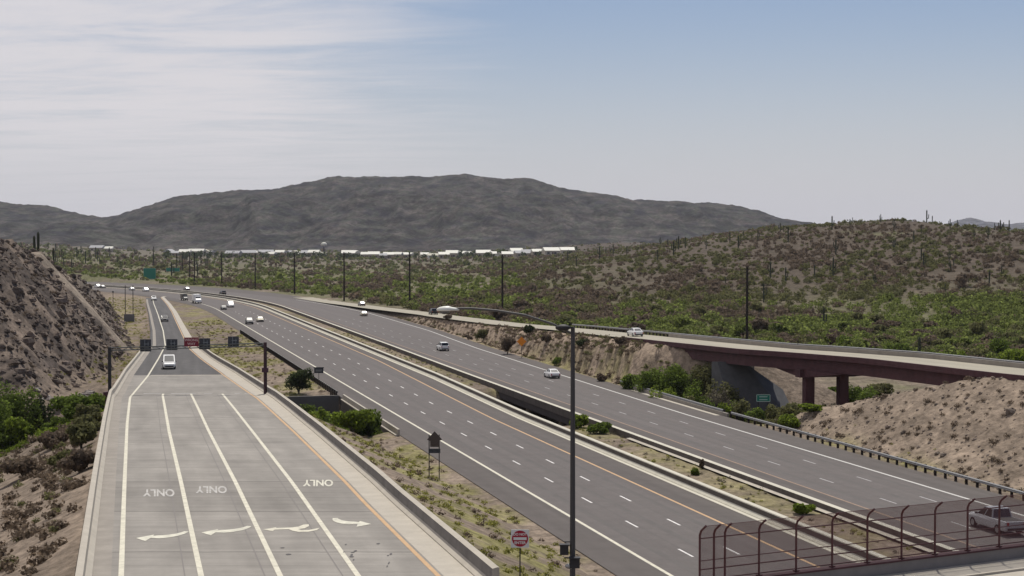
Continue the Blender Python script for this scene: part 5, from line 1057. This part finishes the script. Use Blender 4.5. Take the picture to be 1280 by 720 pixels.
def car(kind, pk, loc_, heading, label, group=None, name='car', cat='car', sc=1.0):
    """+x is the front; heading = direction of travel"""
    o = empty(name, loc_, heading, label=label, cat=cat, group=group); o.scale = (sc,) * 3; m = P[pk]
    if kind == 'sedan':
        L, Wd_, wr, ax = 4.6, .9, .33, (1.38, -1.38); body = [(-2.3, .78, .35, .78, .1), (-2.15, .88, .25, .98, .1), (-1.4, .9, .2, 1.0, .1), (0, .9, .2, .98, .09), (1.0, .9, .2, .95, .1), (1.9, .87, .22, .82, .14), (2.25, .76, .3, .68, .14)]
        cab = [(-1.75, .98, .74), (-1.05, 1.42, .6), (.2, 1.44, .6), (1.05, .97, .74)]
    elif kind == 'suv':
        L, Wd_, wr, ax = 4.8, .96, .38, (1.42, -1.45); body = [(-2.4, .86, .42, 1.05, .08), (-2.3, .94, .32, 1.12, .08), (-1.2, .96, .28, 1.12, .08), (.9, .96, .28, 1.1, .08), (1.9, .94, .3, 1.0, .12), (2.35, .84, .38, .82, .12)]
        cab = [(-2.28, 1.1, .84), (-2.02, 1.72, .7), (.1, 1.76, .7), (1.22, 1.1, .82)]
    elif kind == 'van':
        L, Wd_, wr, ax = 5.2, 1.0, .38, (1.6, -1.6); body = [(-2.6, .92, .4, 1.15, .05), (-2.5, .99, .3, 1.2, .05), (1.3, 1.0, .3, 1.2, .05), (2.2, .96, .32, 1.05, .12), (2.55, .86, .4, .85, .12)]
        cab = [(-2.55, 1.18, .96), (-2.5, 2.12, .84), (.2, 2.18, .84), (1.92, 1.16, .9)]
    else:
        L, Wd_, wr, ax = 5.7, 1.0, .40, (1.85, -1.75); body = [(-2.85, .92, .5, 1.12, .05), (-2.8, .98, .4, 1.16, .05), (-.6, 1.0, .36, 1.16, .05), (1.1, 1.0, .36, 1.18, .1), (2.4, .98, .38, 1.1, .14), (2.85, .88, .45, .92, .12)]
        cab = [(-.85, 1.14, .9), (-.7, 1.84, .76), (.4, 1.86, .76), (1.45, 1.16, .88)]
    bo = loft_body(body, m, 'body', o)
    (x0, z0, w0), (x1, z1, w1), (x2, z2, w2), (x3, z3, w3) = cab
    V = [(x0, -w0, z0), (x0, w0, z0), (x1, -w1, z1), (x1, w1, z1), (x2, -w2, z2), (x2, w2, z2), (x3, -w3, z3), (x3, w3, z3)]
    b = MB().add(V, [(0, 1, 3, 2), (2, 3, 5, 4), (4, 5, 7, 6), (0, 2, 4, 6), (1, 7, 5, 3), (0, 6, 7, 1)]); cb_ = b.build('roof', m, parent=o)
    if kind == 'van' and False: pass
    def quad(pts, nm):
        c = sum((Vector(p) for p in pts), Vector()) / 4; nrm = (Vector(pts[1]) - Vector(pts[0])).cross(Vector(pts[2]) - Vector(pts[0])).normalized()
        if nrm.dot(c - Vector(((x1 + x2) / 2, 0, z0))) < 0: nrm = -nrm
        q = [c + (Vector(p) - c) * .86 + nrm * .015 for p in pts]; return MB().add(q + [p - nrm * .012 for p in q], [(0, 1, 2, 3), (7, 6, 5, 4), (0, 4, 5, 1), (1, 5, 6, 2), (2, 6, 7, 3), (3, 7, 4, 0)]).build(nm, m_glass, parent=o)
    quad([V[6], V[7], V[5], V[4]], 'windscreen'); quad([V[0], V[1], V[3], V[2]], 'rear_window')
    for s_ in (0, 1):
        a = [Vector(V[0 + s_]), Vector(V[2 + s_]), Vector(V[4 + s_]), Vector(V[6 + s_])]
        if kind == 'van': a[0] = a[0].lerp(a[3], .55); a[1] = a[1].lerp(a[2], .6)
        m1 = a[0].lerp(a[3], .52); m2 = a[1].lerp(a[2], .5)
        if kind != 'van': quad([a[0], m1, m2, a[1]], 'side_window')
        quad([m1 if kind != 'van' else a[0], a[3], a[2], m2 if kind != 'van' else a[1]], 'side_window')
    for axx in ax:
        for sy in (-1, 1):
            w_o = MB().tube((0, -.11, 0), (0, .11, 0), wr, n=18).build('wheel', m_tyre, parent=o); w_o.location = (axx, sy * (Wd_ - .10), wr)
            MB().tube((0, -.125, 0), (0, .125, 0), wr * .6, n=14).build('rim', m_rim, parent=w_o)
    xf, xb = body[-1][0], body[0][0]
    for sy in (-1, 1):
        MB().box((xf - .02, sy * .6, (body[-1][2] + body[-1][3]) / 2 + .06), (.12, .32, .15)).build('headlight', m_hl, parent=o)
        MB().box((xb + .0, sy * .72, body[0][3] - .14), (.08, .16, .26)).build('tail_light', m_lt, parent=o)
    MB().box((xf - .0, 0, body[-1][2] + .1), (.10, 1.3, .16)).build('bumper', m_dark, parent=o); MB().box((xb, 0, body[0][2] + .06), (.10, 1.5, .16)).build('bumper', m_dark, parent=o)
    if kind == 'pickup':
        MB().box((-1.85, 0, 1.165), (1.75, 1.66, .02)).build('cargo_bed', mat('bed_liner', (.04, .04, .04), .8), parent=o)
    for sy in (-1, 1): MB().box((cab[3][0] - .2, sy * (w3 + .16), z3 + .08), (.14, .2, .14)).build('mirror', m_dark, parent=o)
    return o
def fh(s, toward):   # heading along the freeway at station s
    x0, y0 = sn2xy(s, 50.); x1, y1 = sn2xy(s + 2, 50.); a = math.atan2(y1 - y0, x1 - x0); return a + math.pi if toward else a
def fcar(px_, py_, kind, pk, toward, label, **k):
    x, y, _ = pt(px_, py_, 0.0); s, n = xy2sn(x, y); n = float(n)
    if toward: opts = [39.7, 43.8, 48.0] if s < 560 else [36, 39.7, 43.8, 48.0]
    else: opts = [65.4, 69.2, 73.2, 77.5] + ([82, 87, 91] if s > 560 else [])
    nn = min(opts, key=lambda q: abs(q - n)); x, y = sn2xy(s, nn); return car(kind, pk, (float(x), float(y), 0.012), fh(float(s), toward), label, **k)
# exit ramp
def rcar(px_, py_, kind, pk, label, **k):
    x, y = rpt(px_, py_); x2, y2 = float((ex_l(y + 6) + ex_r(y + 6)) / 2), y + 6; xc = float((ex_l(y) + ex_r(y)) / 2); o = car(kind, pk, (x, y, float(rz(y)) + .014), math.atan2(-6, xc - x2), label, **k)
    o.rotation_euler = (0, math.atan((rz(y - 3) - rz(y + 3)) / 6) * -1, o.rotation_euler[2]); return o
rcar(210.5, 461, 'van', 'white', 'white van driving up the exit ramp just beyond the gantry', name='van', cat='van')
rcar(205.5, 402, 'suv', 'dark', 'dark car farther down the narrow exit ramp')
rcar(192, 375.5, 'suv', 'white', 'white car entering the exit ramp where it leaves the freeway')
for a in [(313, 405, 'suv', 'dark', True, 'dark car approaching in the outer lane near the gantry end'), (329, 402, 'sedan', 'cream', True, 'cream car approaching right beside the dark one'), (294, 384, 'van', 'white', True, 'white van approaching behind the dark and cream cars'), (286, 387, 'sedan', 'black', True, 'black car standing in for a shadow just ahead of the white van'),  # black sedan added in place of the white van's dark shadow
          (272, 368.5, 'suv', 'black', False, 'dark car receding on the freeway bend near the utility pole'), (209, 364, 'suv', 'white', True, 'white car approaching on the far bend above the ramp entry'), (231, 363, 'sedan', 'grey', False, 'grey car on the far bend right of the white one'), (161, 363, 'sedan', 'silver', True, 'silver car approaching at the far left of the bend'),
          (166, 359.5, 'sedan', 'black', True, 'black car approaching at the far left, below the dark truck'), (138, 359.5, 'suv', 'white', True, 'white car at the far left edge of the visible freeway'), (447, 395, 'sedan', 'cream', False, 'cream-topped car receding near the ramp merge'), (562.5, 438, 'suv', 'white', False, 'white car receding in the outer lane left of the light pole'), (698, 472, 'sedan', 'white', False, 'white sedan receding beside the light pole')]:
    fcar(*a)
# pickup behind the fence
x, y, _ = pt(1243, 668, 0.0); s, n = xy2sn(x, y); xx, yy = sn2xy(float(s) + 1.0, 68.7); car('pickup', 'silver', (float(xx), float(yy), .012), fh(130, False), 'silver pickup truck behind the chain link fence at the right edge', name='pickup_truck', cat='pickup truck')
# on the entrance ramp
def ocar(px_, s, kind, pk, label, **k):
    best = min(np.arange(s - 60, s + 60, 1.0), key=lambda q: abs(640 + F * oxy(q, 0)[0] / oxy(q, 0)[1] - px_)); x, y = oxy(best, 0); x1, y1 = oxy(best + 2, 0); return car(kind, pk, (x, y, float(oz(best)) + .012), math.atan2(y1 - y, x1 - x), label, **k)
ocar(795, 275, 'sedan', 'white', 'white sedan on the entrance ramp left of the brown bridge'); ocar(452, 500, 'sedan', 'grey', 'grey car on the entrance ramp above the cream-topped car'); ocar(541, 400, 'suv', 'black', 'black vehicle on the entrance ramp below the lamp head')
# box truck towing a dark trailer, and the far dark truck
def truck(px_, py_, pk, bk, label, toward=True, sc=1.0):
    x, y, _ = pt(px_, py_, 0); s, n = xy2sn(x, y); nn = min([37, 41, 45], key=lambda q: abs(q - float(n))) if toward else 76; x, y = sn2xy(s, nn); o = empty('truck', (float(x), float(y), .012), fh(float(s), toward), label=label, cat='truck'); o.scale = (sc,) * 3
    loft_body([(1.6, 1.15, .6, 2.3, .1), (2.4, 1.15, .55, 2.5, .15), (3.0, 1.12, .5, 1.9, .2), (3.9, 1.05, .5, 1.3, .2)], P[pk], 'cab', o); MB().add([(3.06, -.95, 1.85), (3.06, .95, 1.85), (2.52, .9, 2.42), (2.52, -.9, 2.42), (3.0, -.95, 1.83), (3.0, .95, 1.83), (2.46, .9, 2.4), (2.46, -.9, 2.4)], [(0, 1, 2, 3), (7, 6, 5, 4), (0, 4, 5, 1), (1, 5, 6, 2), (2, 6, 7, 3), (3, 7, 4, 0)]).build('windscreen', m_glass, parent=o)
    MB().box((-1.7, 0, 2.05), (6.2, 2.4, 2.3)).build('cargo_box', P[bk], parent=o); MB().box((-.5, 0, .75), (8.4, 1.0, .25)).build('chassis', m_dark, parent=o)
    for ax_ in (2.9, -2.4, -3.5):
        for sy in (-1, 1): w_o = MB().tube((0, -.15, 0), (0, .15, 0), .5, n=18).build('wheel', m_tyre, parent=o); w_o.location = (ax_, sy * 1.0, .5); MB().tube((0, -.16, 0), (0, .16, 0), .26, n=12).build('rim', m_rim, parent=w_o)
    for sy in (-1, 1): MB().box((3.9, sy * .8, .95), (.1, .3, .2)).build('headlight', m_hl, parent=o)
    return o
truck(249, 379, 'white', 'white', 'large white truck approaching on the bend beside the grassy wedge')
truck(231, 375.5, 'black', 'black', 'low dark truck approaching just behind the large white one', sc=.75)
truck(171, 358, 'black', 'dark', 'dark truck at the far left of the freeway near the green guide sign', toward=True, sc=1.0)

# ---------------------------------------------------------------- air
HZ = 0.000035
b = MB().box((0, 0, 0), (16000, 13200, 330)); hz = b.build('haze', None); hz.location = (0, 5400, 330 / 2 - 20); tag(hz, kind='stuff')
hm = bpy.data.materials.new('haze_air'); hm.use_nodes = True; t = hm.node_tree; t.nodes.clear(); o_ = N(t, 'ShaderNodeOutputMaterial'); pv = N(t, 'ShaderNodeVolumePrincipled'); pv.inputs['Color'].default_value = (.86, .89, 1, 1); pv.inputs['Density'].default_value = HZ; pv.inputs['Anisotropy'].default_value = 0.2
t.links.new(pv.outputs[0], o_.inputs['Volume']); hz.data.materials.append(hm)
